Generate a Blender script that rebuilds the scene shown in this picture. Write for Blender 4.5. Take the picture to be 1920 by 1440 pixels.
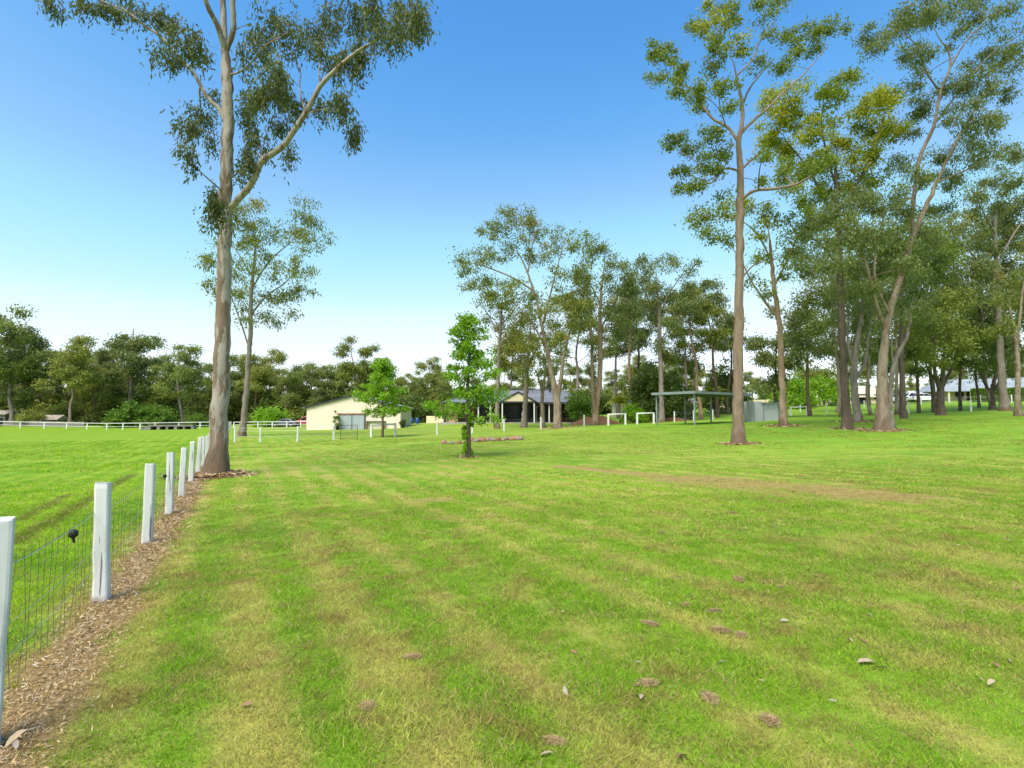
import bpy, math
import numpy as np
from mathutils import Vector

R = math.radians
sc = bpy.context.scene
for o in list(bpy.data.objects):
    bpy.data.objects.remove(o)
col = sc.collection

# ------------------------------------------------------------------ camera
CAM_H = 1.65
PITCH = math.atan(60 / 1000)
FPX = 1000.0                      # focal length in pixels of a 1920 px wide frame
cam_d = bpy.data.cameras.new('camera')
cam_d.sensor_width = 36
cam_d.lens = 36 * FPX / 1920
cam_d.clip_start = 0.05
cam_d.clip_end = 3000
cam = bpy.data.objects.new('camera', cam_d)
cam.location = (0, 0, CAM_H)
cam.rotation_euler = (math.pi / 2 + PITCH, 0, 0)
col.objects.link(cam)
sc.camera = cam

# ------------------------------------------------------------------ sky and sun
SUN_EL, SUN_AZ = R(56), R(-150)
w = bpy.data.worlds.new('World')
sc.world = w
w.use_nodes = True
wn = w.node_tree
wn.nodes.clear()
sky = wn.nodes.new('ShaderNodeTexSky')
sky.sky_type = 'NISHITA'
sky.sun_disc = False
sky.sun_elevation = SUN_EL
sky.sun_rotation = SUN_AZ
sky.altitude = 0
sky.air_density = 1.0
sky.dust_density = 0.6
sky.ozone_density = 2.0
bg = wn.nodes.new('ShaderNodeBackground')
bg.inputs[1].default_value = 0.12
wo = wn.nodes.new('ShaderNodeOutputWorld')
# one film curve over the whole sky: deep blue aloft, soft shoulder towards the horizon
sk_a = wn.nodes.new('ShaderNodeVectorMath')
sk_a.operation = 'SCALE'
sk_a.inputs['Scale'].default_value = 0.147
sk_c = wn.nodes.new('ShaderNodeRGBCurve')
cv = sk_c.mapping.curves[3]
cv.points[0].location = (0, 0)
cv.points[1].location = (1, 1)
for p in ((.13, .075), (.20, .225), (.325, .45), (.395, .60), (.55, .75), (.825, .90)):
    cv.points.new(*p)
sk_c.mapping.extend = 'EXTRAPOLATED'
sk_c.mapping.update()
hsv = wn.nodes.new('ShaderNodeHueSaturation')
hsv.inputs['Saturation'].default_value = 1.0
hsv.inputs['Value'].default_value = 4.5
wn.links.new(sky.outputs[0], sk_a.inputs[0])
wn.links.new(sk_a.outputs[0], sk_c.inputs['Color'])
wn.links.new(sk_c.outputs[0], hsv.inputs['Color'])
wn.links.new(hsv.outputs[0], bg.inputs[0])
wn.links.new(bg.outputs[0], wo.inputs[0])

sun_d = bpy.data.lights.new('sun', 'SUN')
sun_d.energy = 2.45
sun_d.angle = R(38)
sun_d.color = (1.0, 0.93, 0.80)
sun = bpy.data.objects.new('sun', sun_d)
to_sun = Vector((math.sin(SUN_AZ) * math.cos(SUN_EL), math.cos(SUN_AZ) * math.cos(SUN_EL), math.sin(SUN_EL)))
sun.rotation_euler = to_sun.to_track_quat('Z', 'Y').to_euler()
sun.location = (0, 0, 60)
col.objects.link(sun)

sc.view_settings.view_transform = 'Standard'
sc.view_settings.look = 'None'
sc.view_settings.gamma = 1.0
sc.view_settings.use_curve_mapping = False
sc.view_settings.exposure = 1.32
sc.render.resolution_x = 1024
sc.render.resolution_y = 768
try:
    sc.cycles.transparent_max_bounces = 8
    sc.cycles.max_bounces = 4
    sc.cycles.adaptive_threshold = 0.02
    sc.cycles.diffuse_bounces = 3
    sc.cycles.glossy_bounces = 2
    sc.cycles.transmission_bounces = 3
    sc.cycles.caustics_reflective = False
    sc.cycles.caustics_refractive = False
except Exception:
    pass

# ------------------------------------------------------------------ helpers: placing
cp, sp = math.cos(PITCH), math.sin(PITCH)


def W(px, py, d):
    """world point seen at pixel (px,py) of the 1920x1440 frame, d metres ahead"""
    u, v = (px - 960) / FPX, (720 - py) / FPX
    k = d / (cp - v * sp)
    return np.array([u * k, d, CAM_H + k * (sp + v * cp)])


# surveyed spots of the ground: where each thing stands and how far off it is
CTRL = [(5, 1390, 2.89), (200, 1125, 5.33), (282, 1018, 8.1), (320, 965, 10.6), (346, 937, 12.5), (376, 880, 20),
        (408, 888, 17), (427, 812, 50), (455, 818, 46), (490, 830, 40), (560, 829, 40), (627, 826, 41),
        (697, 820, 45), (820, 815, 48), (945, 809, 50), (996, 807, 50), (1045, 803, 52), (1095, 799, 56),
        (1140, 797, 55), (1225, 795, 56), (1264, 790, 60), (1336, 787, 62), (1497, 776, 75), (1550, 774, 76),
        (1303, 798, 42.6), (1234, 795, 46.4), (1398, 792, 48), (1440, 788, 48), (1383, 832, 25), (1468, 798, 38),
        (1587, 808, 32), (1652, 808, 32), (1693, 784, 42), (1763, 778, 47), (1820, 772, 54), (1905, 781, 42),
        (1883, 770, 52), (878, 857, 22), (576, 806, 70), (751, 804, 70), (838, 792, 72), (1100, 793, 72),
        (41, 803, 92), (203, 806, 90), (377, 804, 88), (565, 800, 95), (1700, 753, 95), (1860, 752, 88),
        (1400, 764, 95), (1600, 760, 105), (0, 794, 115), (400, 795, 115)]
_c = [W(*c) for c in CTRL]
_c += [np.array(p, float) for p in [(0, 0, 0), (3, 3, .1), (7, 8, .2), (-9, 3, -.3), (0, 9, -.05), (0, 16, -.03), (0, -25, 0), (20, -15, .4),
                                    (-25, -15, -.5), (15, 12, .38), (-25, 25, -.55), (-45, 45, -.55), (60, 40, 2.2),
                                    (-120, 60, -.5), (-120, 120, -.2), (0, 125, 1.0), (70, 125, 4.5), (125, 60, 4.6)]]
_c = np.array(_c)


def _tps(r2):
    return 0.5 * r2 * np.log(r2 + 1e-9)


_S = 50.0
_P = _c[:, :2] / _S
_K = _tps(((_P[:, None] - _P[None]) ** 2).sum(-1)) + np.eye(len(_P)) * 0.012
_A = np.block([[_K, np.c_[np.ones(len(_P)), _P]], [np.c_[np.ones(len(_P)), _P].T, np.zeros((3, 3))]])
_wt = np.linalg.solve(_A, np.r_[_c[:, 2], 0, 0, 0])
_off = 0.0


def ground(x, y):
    x = np.atleast_1d(np.asarray(x, float))
    y = np.atleast_1d(np.asarray(y, float))
    r = np.hypot(x, y)
    k = np.where(r > 135, 135 / np.maximum(r, 1e-6), 1)
    q = np.stack([x * k, y * k], -1) / _S
    out = np.empty(len(q))
    for i in range(0, len(q), 20000):
        s = q[i:i + 20000]
        out[i:i + 20000] = _tps(((s[:, None] - _P[None]) ** 2).sum(-1)) @ _wt[:-3] + _wt[-3] + s @ _wt[-2:]
    return out - _off


_off = ground(0, 0)[0]


def gz(x, y):
    return float(ground(x, y)[0])


def at(px, d):
    """ground point below image column px at distance d"""
    x = (px - 960) / FPX * d / cp
    x = (px - 960) / FPX * d * 1.0
    return np.array([x, d, gz(x, d)])


# ------------------------------------------------------------------ helpers: materials
def nd(nt, typ, props=None, **ins):
    n = nt.nodes.new(typ)
    for k, v in (props or {}).items():
        setattr(n, k, v)
    for k, v in ins.items():
        key = int(k[1:]) if k[0] == 'i' and k[1:].isdigit() else k.replace('_', ' ')
        s = n.inputs[key]
        if isinstance(v, bpy.types.NodeSocket):
            nt.links.new(v, s)
        else:
            s.default_value = v
    return n


def mth(nt, op, a, b=0.0, clamp=False):
    n = nd(nt, 'ShaderNodeMath', {'operation': op, 'use_clamp': clamp}, i0=a, i1=b)
    return n.outputs[0]


def mixc(nt, f, a, b, mode='MIX'):
    def c4(c):
        return c if isinstance(c, bpy.types.NodeSocket) else (*c, 1)
    n = nd(nt, 'ShaderNodeMix', {'data_type': 'RGBA', 'blend_type': mode}, i0=f, i6=c4(a), i7=c4(b))
    return n.outputs[2]


def noise(nt, vec, scale, detail=3, rough=0.5, dist=0.0):
    n = nd(nt, 'ShaderNodeTexNoise', None, Vector=vec, Scale=scale, Detail=detail, Roughness=rough, Distortion=dist)
    return n.outputs[0]


def smooth(nt, v, lo, hi):
    n = nd(nt, 'ShaderNodeMapRange', {'interpolation_type': 'SMOOTHSTEP'}, Value=v)
    n.inputs['From Min'].default_value = lo
    n.inputs['From Max'].default_value = hi
    return n.outputs[0]


def new_mat(name):
    m = bpy.data.materials.new(name)
    m.use_nodes = True
    nt = m.node_tree
    nt.nodes.clear()
    out = nt.nodes.new('ShaderNodeOutputMaterial')
    return m, nt, out


def pbsdf(nt, out, color, rough=0.7, metal=0.0, bump=None, bdist=0.01, bstr=0.5, spec=0.3):
    b = nt.nodes.new('ShaderNodeBsdfPrincipled')
    if isinstance(color, bpy.types.NodeSocket):
        nt.links.new(color, b.inputs['Base Color'])
    else:
        b.inputs['Base Color'].default_value = (*color, 1)
    if isinstance(rough, bpy.types.NodeSocket):
        nt.links.new(rough, b.inputs['Roughness'])
    else:
        b.inputs['Roughness'].default_value = rough
    b.inputs['Metallic'].default_value = metal
    b.inputs['Specular IOR Level'].default_value = spec
    if bump is not None:
        bn = nd(nt, 'ShaderNodeBump', None, Strength=bstr, Distance=bdist, Height=bump)
        nt.links.new(bn.outputs[0], b.inputs['Normal'])
    nt.links.new(b.outputs[0], out.inputs[0])
    return b


def objvec(nt, sx=1, sy=1, sz=1, offset=True):
    tc = nt.nodes.new('ShaderNodeTexCoord')
    v = tc.outputs['Object']
    if offset:
        oi = nt.nodes.new('ShaderNodeObjectInfo')
        o = mth(nt, 'MULTIPLY', oi.outputs['Random'], 37.0)
        v = nd(nt, 'ShaderNodeVectorMath', {'operation': 'ADD'}, i0=v, i1=o).outputs[0]
    mp = nd(nt, 'ShaderNodeMapping', None, Vector=v, Scale=(sx, sy, sz))
    return mp.outputs[0]


def wear(name, c1, c2, scale=3.0, rough=0.7, stretch=(1, 1, 1), lo=.35, hi=.7, metal=0.0, bdist=0.004, bscale=None, spec=.3):
    """painted or weathered surface: two tones broken up by noise, slight relief"""
    m, nt, out = new_mat(name)
    v = objvec(nt, *stretch)
    f = smooth(nt, noise(nt, v, scale, 5, .6), lo, hi)
    c = mixc(nt, f, c1, c2)
    bmp = noise(nt, v, (bscale or scale * 6), 3)
    r = mth(nt, 'ADD', mth(nt, 'MULTIPLY', f, .15), rough - .07)
    pbsdf(nt, out, c, r, metal, bmp, bdist, .5, spec)
    return m


def ribbed(name, c1, c2, period, axis='X', rough=.45, depth=.02, metal=0.0):
    """profiled sheet metal or boards: ribs across one axis"""
    m, nt, out = new_mat(name)
    v = objvec(nt, offset=False)
    s = nd(nt, 'ShaderNodeSeparateXYZ', None, Vector=v)
    k = {'X': 0, 'Y': 1, 'Z': 2}[axis]
    wv = mth(nt, 'SINE', mth(nt, 'MULTIPLY', s.outputs[k], 2 * math.pi / period))
    h = smooth(nt, wv, .1, .8)
    f = smooth(nt, noise(nt, v, .9, 5, .6), .35, .7)
    c = mixc(nt, f, c1, c2)
    pbsdf(nt, out, c, rough, metal, h, depth, .8, .4)
    return m


def brickmat(name, c1, c2, mortar):
    m, nt, out = new_mat(name)
    v = objvec(nt, offset=False)
    s = nd(nt, 'ShaderNodeSeparateXYZ', None, Vector=v)
    cx = nd(nt, 'ShaderNodeCombineXYZ', None, i0=mth(nt, 'ADD', s.outputs[0], s.outputs[1]), i1=s.outputs[2])
    b = nd(nt, 'ShaderNodeTexBrick', None, Vector=cx.outputs[0], Color1=(*c1, 1), Color2=(*c2, 1), Mortar=(*mortar, 1), Scale=1.0)
    b.inputs['Brick Width'].default_value = .24
    b.inputs['Row Height'].default_value = .086
    b.inputs['Mortar Size'].default_value = .008
    c = mixc(nt, smooth(nt, noise(nt, v, 1.1, 4), .35, .7), b.outputs[0], tuple(x * .8 for x in c1))
    pbsdf(nt, out, c, .85, 0, b.outputs[1], -.006, .6)
    return m


def glassmat(name, c=(.012, .015, .018)):
    m, nt, out = new_mat(name)
    pbsdf(nt, out, c, .10, 0, None, spec=.18)
    return m


# ------------------------------------------------------------------ helpers: meshes
class MB:
    def __init__(s):
        s.v, s.f, s.n = [], [], 0

    def add(s, v, f):
        v = np.asarray(v, float)
        s.v.append(v)
        s.f += [tuple(int(i) + s.n for i in q) for q in f]
        s.n += len(v)
        return s

    def box(s, c, size, rz=0.0, taper=1.0):
        x, y, z = [d / 2 for d in size]
        b = np.array([(-x, -y, -z), (x, -y, -z), (x, y, -z), (-x, y, -z),
                      (-x * taper, -y * taper, z), (x * taper, -y * taper, z), (x * taper, y * taper, z), (-x * taper, y * taper, z)])
        if rz:
            cr, sr = math.cos(rz), math.sin(rz)
            b = np.c_[b[:, 0] * cr - b[:, 1] * sr, b[:, 0] * sr + b[:, 1] * cr, b[:, 2]]
        return s.add(b + np.array(c), [(0, 3, 2, 1), (4, 5, 6, 7), (0, 1, 5, 4), (1, 2, 6, 5), (2, 3, 7, 6), (3, 0, 4, 7)])

    def prism(s, poly, y0, y1, axis='Y'):
        """polygon in XZ (or YZ) pushed along Y (or X)"""
        n = len(poly)
        p = np.array(poly, float)
        if axis == 'Y':
            a = np.c_[p[:, 0], np.full(n, y0), p[:, 1]]
            b = np.c_[p[:, 0], np.full(n, y1), p[:, 1]]
        else:
            a = np.c_[np.full(n, y0), p[:, 0], p[:, 1]]
            b = np.c_[np.full(n, y1), p[:, 0], p[:, 1]]
        f = [tuple(range(n)), tuple(range(2 * n - 1, n - 1, -1))]
        f += [(i, n + i, n + (i + 1) % n, (i + 1) % n) for i in range(n)]
        return s.add(np.r_[a, b], f)

    def tube(s, pts, rad, sides=8, cap=True):
        v, f = tube(np.asarray(pts, float), rad, sides)
        s.add(v, f)
        if cap:
            n = len(pts)
            s.f.append(tuple(s.n - len(v) + i for i in range(sides))[::-1])
            s.f.append(tuple(s.n - sides + i for i in range(sides)))
        return s

    def mesh(s, name, mat, smooth=False):
        me = bpy.data.meshes.new(name)
        me.from_pydata(np.concatenate(s.v).tolist() if s.v else [], [], s.f)
        if mat:
            me.materials.append(mat)
        if smooth:
            me.shade_smooth()
        return me

    def build(s, name, mat, parent=None, loc=(0, 0, 0), rz=0.0, smooth=False, bevel=0.0):
        o = bpy.data.objects.new(name, s.mesh(name, mat, smooth))
        o.location = loc
        o.rotation_euler = (0, 0, rz)
        if parent:
            o.parent = parent
        col.objects.link(o)
        if bevel:
            b = o.modifiers.new('bevel', 'BEVEL')
            b.width = bevel
            b.segments = 2
            b.limit_method = 'ANGLE'
        return o


def tube(pts, rad, sides=8):
    n = len(pts)
    rad = np.broadcast_to(np.asarray(rad, float), (n,))
    t = np.gradient(pts, axis=0)
    t /= np.linalg.norm(t, axis=1)[:, None] + 1e-9
    ref = np.array([1., 0, 0]) if abs(t[0, 0]) < .8 else np.array([0, 1., 0])
    a = np.linspace(0, 2 * math.pi, sides, endpoint=False)
    ca, sa = np.cos(a), np.sin(a)
    vs = np.empty((n, sides, 3))
    u = np.cross(t[0], ref)
    for i in range(n):
        u = u - t[i] * (u @ t[i])
        u /= np.linalg.norm(u) + 1e-9
        vv = np.cross(t[i], u)
        vs[i] = pts[i] + rad[i] * (ca[:, None] * u + sa[:, None] * vv)
    idx = np.arange(n * sides).reshape(n, sides)
    nx = np.roll(idx, -1, axis=1)
    f = np.stack([idx[:-1], nx[:-1], nx[1:], idx[1:]], -1).reshape(-1, 4)
    return vs.reshape(-1, 3), f


def np_mesh(name, v, f, mat, smooth=False, attr=None):
    """fast mesh from arrays; all faces have the same corner count"""
    v = np.asarray(v, np.float32)
    f = np.asarray(f, np.int32)
    k = f.shape[1]
    me = bpy.data.meshes.new(name)
    me.vertices.add(len(v))
    me.vertices.foreach_set('co', v.ravel())
    me.loops.add(f.size)
    me.loops.foreach_set('vertex_index', f.ravel())
    me.polygons.add(len(f))
    me.polygons.foreach_set('loop_start', np.arange(0, f.size, k, dtype=np.int32))
    me.update(calc_edges=True)
    if mat:
        me.materials.append(mat)
    if smooth:
        me.shade_smooth()
    for an, av in (attr or {}).items():
        a = me.attributes.new(an, 'FLOAT', 'POINT')
        a.data.foreach_set('value', np.asarray(av, np.float32))
    return me


def tag(o, label=None, cat=None, group=None, kind=None):
    if label:
        o['label'] = label
    if cat:
        o['category'] = cat
    if group:
        o['group'] = group
    if kind:
        o['kind'] = kind
    return o


def thing(name, label, cat, loc=(0, 0, 0), rz=0.0, group=None):
    o = bpy.data.objects.new(name, None)
    o.empty_display_size = .2
    o.location = loc
    o.rotation_euler = (0, 0, rz)
    col.objects.link(o)
    return tag(o, label, cat, group)


def obj(name, me, parent=None, loc=(0, 0, 0), rz=0.0):
    o = bpy.data.objects.new(name, me)
    o.location = loc
    o.rotation_euler = (0, 0, rz)
    if parent:
        o.parent = parent
    col.objects.link(o)
    return o


def copy_thing(root, loc, rz=0.0, scale=1.0, label=None, group=None):
    r = root.copy()
    col.objects.link(r)
    r.location = loc
    r.rotation_euler = (0, 0, rz)
    r.scale = (scale,) * 3 if np.isscalar(scale) else scale
    if label:
        r['label'] = label
    if group:
        r['group'] = group
    for ch in root.children:
        c = ch.copy()
        col.objects.link(c)
        c.parent = r
        for g in ch.children:
            d = g.copy()
            col.objects.link(d)
            d.parent = c
    return r


# ------------------------------------------------------------------ the lawn
FS, FC = .515, 1.27            # the near fence runs along X = -FS*Y - FC


def fence_x(y):
    return -FS * y - FC


DRY_SEGS = [((1.6, 17.4), (4.6, 13.2), .30), ((4.4, 13.4), (6.6, 10.4), .80), ((6.6, 10.4), (7.0, 10.0), .6),
            ((-1.75, 11.3), (-1.55, 11.3), .25)]
RUTS = [((-7.6, 8.2), (-9.6, 12.0), .16), ((-9.6, 12.0), (-13.0, 18.5), .13), ((-9.3, 10.2), (-11.2, 13.6), .12)]

turf = bpy.data.node_groups.new('turf_colour', 'ShaderNodeTree')
turf.interface.new_socket('Color', in_out='OUTPUT', socket_type='NodeSocketColor')
turf.interface.new_socket('Dead', in_out='OUTPUT', socket_type='NodeSocketFloat')
turf.interface.new_socket('Fine', in_out='OUTPUT', socket_type='NodeSocketFloat')


def build_turf(nt):
    go = nt.nodes.new('NodeGroupOutput')
    geo = nt.nodes.new('ShaderNodeNewGeometry')
    s = nd(nt, 'ShaderNodeSeparateXYZ', None, Vector=geo.outputs['Position'])
    X, Y = s.outputs[0], s.outputs[1]
    P = nd(nt, 'ShaderNodeCombineXYZ', None, i0=X, i1=Y).outputs[0]
    big = noise(nt, P, .11, 3, .55)
    mid = noise(nt, P, .75, 4, .6)
    fine = noise(nt, P, 6.0, 5, .65)
    vfine = noise(nt, P, 38.0, 3, .6)
    # mowing lines, parallel to the fence
    line = mth(nt, 'ADD', X, mth(nt, 'MULTIPLY', Y, FS))
    wob = mth(nt, 'MULTIPLY', mth(nt, 'SUBTRACT', mid, .5), .7)
    mow = mth(nt, 'SINE', mth(nt, 'MULTIPLY', mth(nt, 'ADD', line, wob), 7.2))
    mow = mth(nt, 'ADD', mth(nt, 'MULTIPLY', mow, .22), .5)
    # long streaks stretched along the mowing direction
    ang = math.atan2(1, -FS)
    mp = nd(nt, 'ShaderNodeMapping', None, Vector=P, Rotation=(0, 0, -ang), Scale=(.22, 1.5, 1))
    mp.vector_type = 'POINT'
    streak = noise(nt, mp.outputs[0], 1.0, 4, .6)
    dryf = mth(nt, 'ADD', mth(nt, 'MULTIPLY', streak, .55), mth(nt, 'MULTIPLY', mid, .45))
    dryf = mth(nt, 'ADD', dryf, mth(nt, 'MULTIPLY', mth(nt, 'SUBTRACT', mow, .5), .35))
    dry = smooth(nt, dryf, .45, .64)
    # bare, dry places
    edge = mth(nt, 'MULTIPLY', mth(nt, 'SUBTRACT', noise(nt, P, 1.6, 5, .7), .5), 1.1)

    def seg(a, b):
        ax, ay = a
        dx, dy = b[0] - ax, b[1] - ay
        L2 = dx * dx + dy * dy
        qx, qy = mth(nt, 'SUBTRACT', X, ax), mth(nt, 'SUBTRACT', Y, ay)
        h = mth(nt, 'DIVIDE', mth(nt, 'ADD', mth(nt, 'MULTIPLY', qx, dx), mth(nt, 'MULTIPLY', qy, dy)), L2, True)
        ex = mth(nt, 'SUBTRACT', qx, mth(nt, 'MULTIPLY', h, dx))
        ey = mth(nt, 'SUBTRACT', qy, mth(nt, 'MULTIPLY', h, dy))
        return mth(nt, 'SQRT', mth(nt, 'ADD', mth(nt, 'MULTIPLY', ex, ex), mth(nt, 'MULTIPLY', ey, ey)))
    dead = None
    for a, b, r in DRY_SEGS:
        d = mth(nt, 'DIVIDE', seg(a, b), r)
        m = smooth(nt, mth(nt, 'SUBTRACT', 1.75, mth(nt, 'ADD', d, mth(nt, 'MULTIPLY', edge, 2.4))), .0, 1.3)
        dead = m if dead is None else mth(nt, 'MAXIMUM', dead, m)
    fd = mth(nt, 'ADD', mth(nt, 'MULTIPLY', line, 1.0), FC)              # signed metres (x) right of the fence
    fdn = mth(nt, 'ADD', fd, mth(nt, 'MULTIPLY', edge, .75))
    strip = mth(nt, 'MULTIPLY', smooth(nt, fdn, -.30, -.05), mth(nt, 'SUBTRACT', 1.0, smooth(nt, fdn, .26, .58)))
    strip = mth(nt, 'MULTIPLY', strip, mth(nt, 'SUBTRACT', 1.0, smooth(nt, Y, 20, 30)))
    spots = smooth(nt, noise(nt, P, 1.9, 5, .7), .66, .74)
    rut = None
    for a, b, r in RUTS:
        d = mth(nt, 'DIVIDE', seg(a, b), r)
        m = smooth(nt, mth(nt, 'SUBTRACT', 1.5, mth(nt, 'ADD', d, edge)), .0, .8)
        rut = m if rut is None else mth(nt, 'MAXIMUM', rut, m)
    # colours
    g1, g2 = (.160, .280, .016), (.235, .355, .028)
    straw = (.400, .350, .095)
    c = mixc(nt, smooth(nt, big, .35, .65), g1, g2)
    c = mixc(nt, mth(nt, 'MULTIPLY', dry, mth(nt, 'SUBTRACT', .85, mth(nt, 'MULTIPLY', smooth(nt, Y, 10.0, 30.0), .25))), c, straw)
    # paddock: denser and greener
    pad = mth(nt, 'SUBTRACT', 1.0, smooth(nt, fdn, -.9, -.2))
    pc = mixc(nt, smooth(nt, dryf, .42, .64), (.150, .280, .009), (.250, .360, .020))
    c = mixc(nt, pad, c, pc)
    wet = mth(nt, 'MULTIPLY', mth(nt, 'MULTIPLY', smooth(nt, X, 2.0, 14.0), smooth(nt, Y, 14.0, 26.0)), mth(nt, 'ADD', mth(nt, 'MULTIPLY', mid, .5), .45))
    c = mixc(nt, wet, c, mixc(nt, smooth(nt, dryf, .40, .62), (.120, .290, .012), (.205, .360, .020)))
    lush = smooth(nt, noise(nt, P, .30, 3, .5), .56, .66)
    c = mixc(nt, mth(nt, 'MULTIPLY', lush, .6), c, (.085, .250, .008))
    c = mixc(nt, mth(nt, 'MULTIPLY', mth(nt, 'SUBTRACT', fine, .35), .9, True), c, (.08, .12, .012))
    c = mixc(nt, mth(nt, 'MULTIPLY', smooth(nt, vfine, .55, .75), .45), c, (.38, .36, .10))
    tuf = smooth(nt, noise(nt, P, 1.7, 4, .65, .4), .54, .66)
    c = mixc(nt, mth(nt, 'MULTIPLY', tuf, .55), c, (.085, .205, .008))
    pal = smooth(nt, noise(nt, P, 1.1, 5, .7, .3), .58, .72)
    c = mixc(nt, mth(nt, 'MULTIPLY', pal, .45), c, (.39, .38, .09))
    brown = mixc(nt, fine, (.20, .125, .050), (.40, .275, .115))
    alld = mth(nt, 'MAXIMUM', mth(nt, 'MULTIPLY', dead, .75), mth(nt, 'MAXIMUM', strip, mth(nt, 'MULTIPLY', spots, .5)))
    c = mixc(nt, alld, c, brown)
    c = mixc(nt, mth(nt, 'MULTIPLY', rut, .7), c, (.085, .085, .022))
    nt.links.new(c, go.inputs['Color'])
    nt.links.new(alld, go.inputs['Dead'])
    nt.links.new(fine, go.inputs['Fine'])


build_turf(turf)

gm, nt, out = new_mat('turf_soil')
tg = nt.nodes.new('ShaderNodeGroup')
tg.node_tree = turf
geo = nt.nodes.new('ShaderNodeNewGeometry')
hb = mth(nt, 'ADD', noise(nt, geo.outputs['Position'], 9.0, 5, .7), mth(nt, 'MULTIPLY', noise(nt, geo.outputs['Position'], 45.0, 3, .6), .5))
pbsdf(nt, out, tg.outputs[0], .9, 0, hb, .05, .55, .15)

nx, ny = 260, 260
tx = np.linspace(-1, 1, nx)
gx = 900 * np.sinh(5.0 * tx) / np.sinh(5.0)
gy = 12 + 900 * np.sinh(5.0 * np.linspace(-1, 1, ny)) / np.sinh(5.0)
GX, GY = np.meshgrid(gx, gy)
GZ = ground(GX.ravel(), GY.ravel())
idx = np.arange(nx * ny).reshape(ny, nx)
gf = np.stack([idx[:-1, :-1], idx[:-1, 1:], idx[1:, 1:], idx[1:, :-1]], -1).reshape(-1, 4)
lawn = obj('lawn_ground', np_mesh('lawn_ground', np.c_[GX.ravel(), GY.ravel(), GZ], gf, gm, True))
tag(lawn, 'gently sloping mown lawn and paddock ground', 'lawn', kind='structure')

# ------------------------------------------------------------------ materials
def leafmat(name, ca, cb, cc, transl=.42):
    """ca..cb vary leaf by leaf, cc is a minority of differently coloured sprays"""
    m, nt, out = new_mat(name)
    a = nd(nt, 'ShaderNodeAttribute', {'attribute_name': 'tint'})
    b = nd(nt, 'ShaderNodeAttribute', {'attribute_name': 'spray'})
    c = mixc(nt, a.outputs['Fac'], ca, cb)
    c = mixc(nt, smooth(nt, b.outputs['Fac'], .55, 1.0), c, cc)
    df = nt.nodes.new('ShaderNodeBsdfPrincipled')
    nt.links.new(c, df.inputs['Base Color'])
    df.inputs['Roughness'].default_value = .55
    df.inputs['Specular IOR Level'].default_value = .35
    tr = nt.nodes.new('ShaderNodeBsdfTranslucent')
    nt.links.new(mixc(nt, .35, c, (.20, .24, .02)), tr.inputs[0])
    mx = nd(nt, 'ShaderNodeMixShader', None, Fac=transl)
    nt.links.new(df.outputs[0], mx.inputs[1])
    nt.links.new(tr.outputs[0], mx.inputs[2])
    nt.links.new(mx.outputs[0], out.inputs[0])
    return m


LM = {
    'gum': leafmat('leaf_gum', (.130, .175, .048), (.225, .265, .078), (.300, .295, .080)),
    'gumdark': leafmat('leaf_gum_dark', (.080, .105, .036), (.140, .165, .055), (.215, .205, .055)),
    'olive': leafmat('leaf_olive', (.160, .200, .032), (.275, .305, .058), (.340, .290, .058)),
    'yellow': leafmat('leaf_yellow', (.160, .230, .016), (.320, .385, .028), (.440, .450, .034), .46),
    'mixed': leafmat('leaf_mixed', (.130, .190, .024), (.250, .310, .036), (.370, .390, .040), .44),
    'lime': leafmat('leaf_lime', (.210, .430, .018), (.320, .540, .034), (.390, .600, .044), .5),
    'dark': leafmat('leaf_dark', (.075, .125, .022), (.140, .190, .034), (.190, .215, .038)),
    'shrub': leafmat('leaf_shrub', (.085, .190, .020), (.150, .270, .028), (.200, .310, .030)),
    'forest': leafmat('leaf_forest', (.185, .240, .055), (.300, .350, .085), (.370, .370, .090)),
    'forest_b': leafmat('leaf_forest_b', (.220, .255, .050), (.350, .375, .080), (.410, .375, .085)),
    'palm': leafmat('leaf_palm', (.180, .240, .020), (.330, .330, .030), (.430, .360, .040)),
}


def barkmat(name, c1, c2, c3, patch=2.2, stretch=.35, lo=.48, hi=.56, bd=.02, base=None):
    m, nt, out = new_mat(name)
    v = objvec(nt, 1, 1, stretch)
    f = smooth(nt, noise(nt, v, patch, 5, .6, .3), lo, hi)
    c = mixc(nt, f, c1, c2)
    v2 = objvec(nt, 1, 1, .12)
    g = noise(nt, v2, 14, 5, .7, .2)
    fleck = noise(nt, objvec(nt, 1, 1, .5), 26, 4, .7)
    c = mixc(nt, mth(nt, 'MULTIPLY', smooth(nt, fleck, .45, .75), .45), c, tuple(x * .55 for x in c1))
    c = mixc(nt, mth(nt, 'MULTIPLY', smooth(nt, g, .52, .72), .75), c, c3)
    if base:                       # rough old bark kept on the butt of the trunk
        tc = nt.nodes.new('ShaderNodeTexCoord')
        s = nd(nt, 'ShaderNodeSeparateXYZ', None, Vector=tc.outputs['Object'])
        h = mth(nt, 'ADD', s.outputs[2], mth(nt, 'MULTIPLY', mth(nt, 'SUBTRACT', noise(nt, v, 3.0, 4), .5), 2.2))
        c = mixc(nt, mth(nt, 'SUBTRACT', 1.0, smooth(nt, h, base * .3, base)), c, mixc(nt, g, (.085, .055, .035), (.19, .14, .095)))
    hgt = mth(nt, 'ADD', mth(nt, 'MULTIPLY', g, .8), mth(nt, 'MULTIPLY', f, .6))
    pbsdf(nt, out, c, .85, 0, hgt, bd, .7, .2)
    return m


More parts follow.
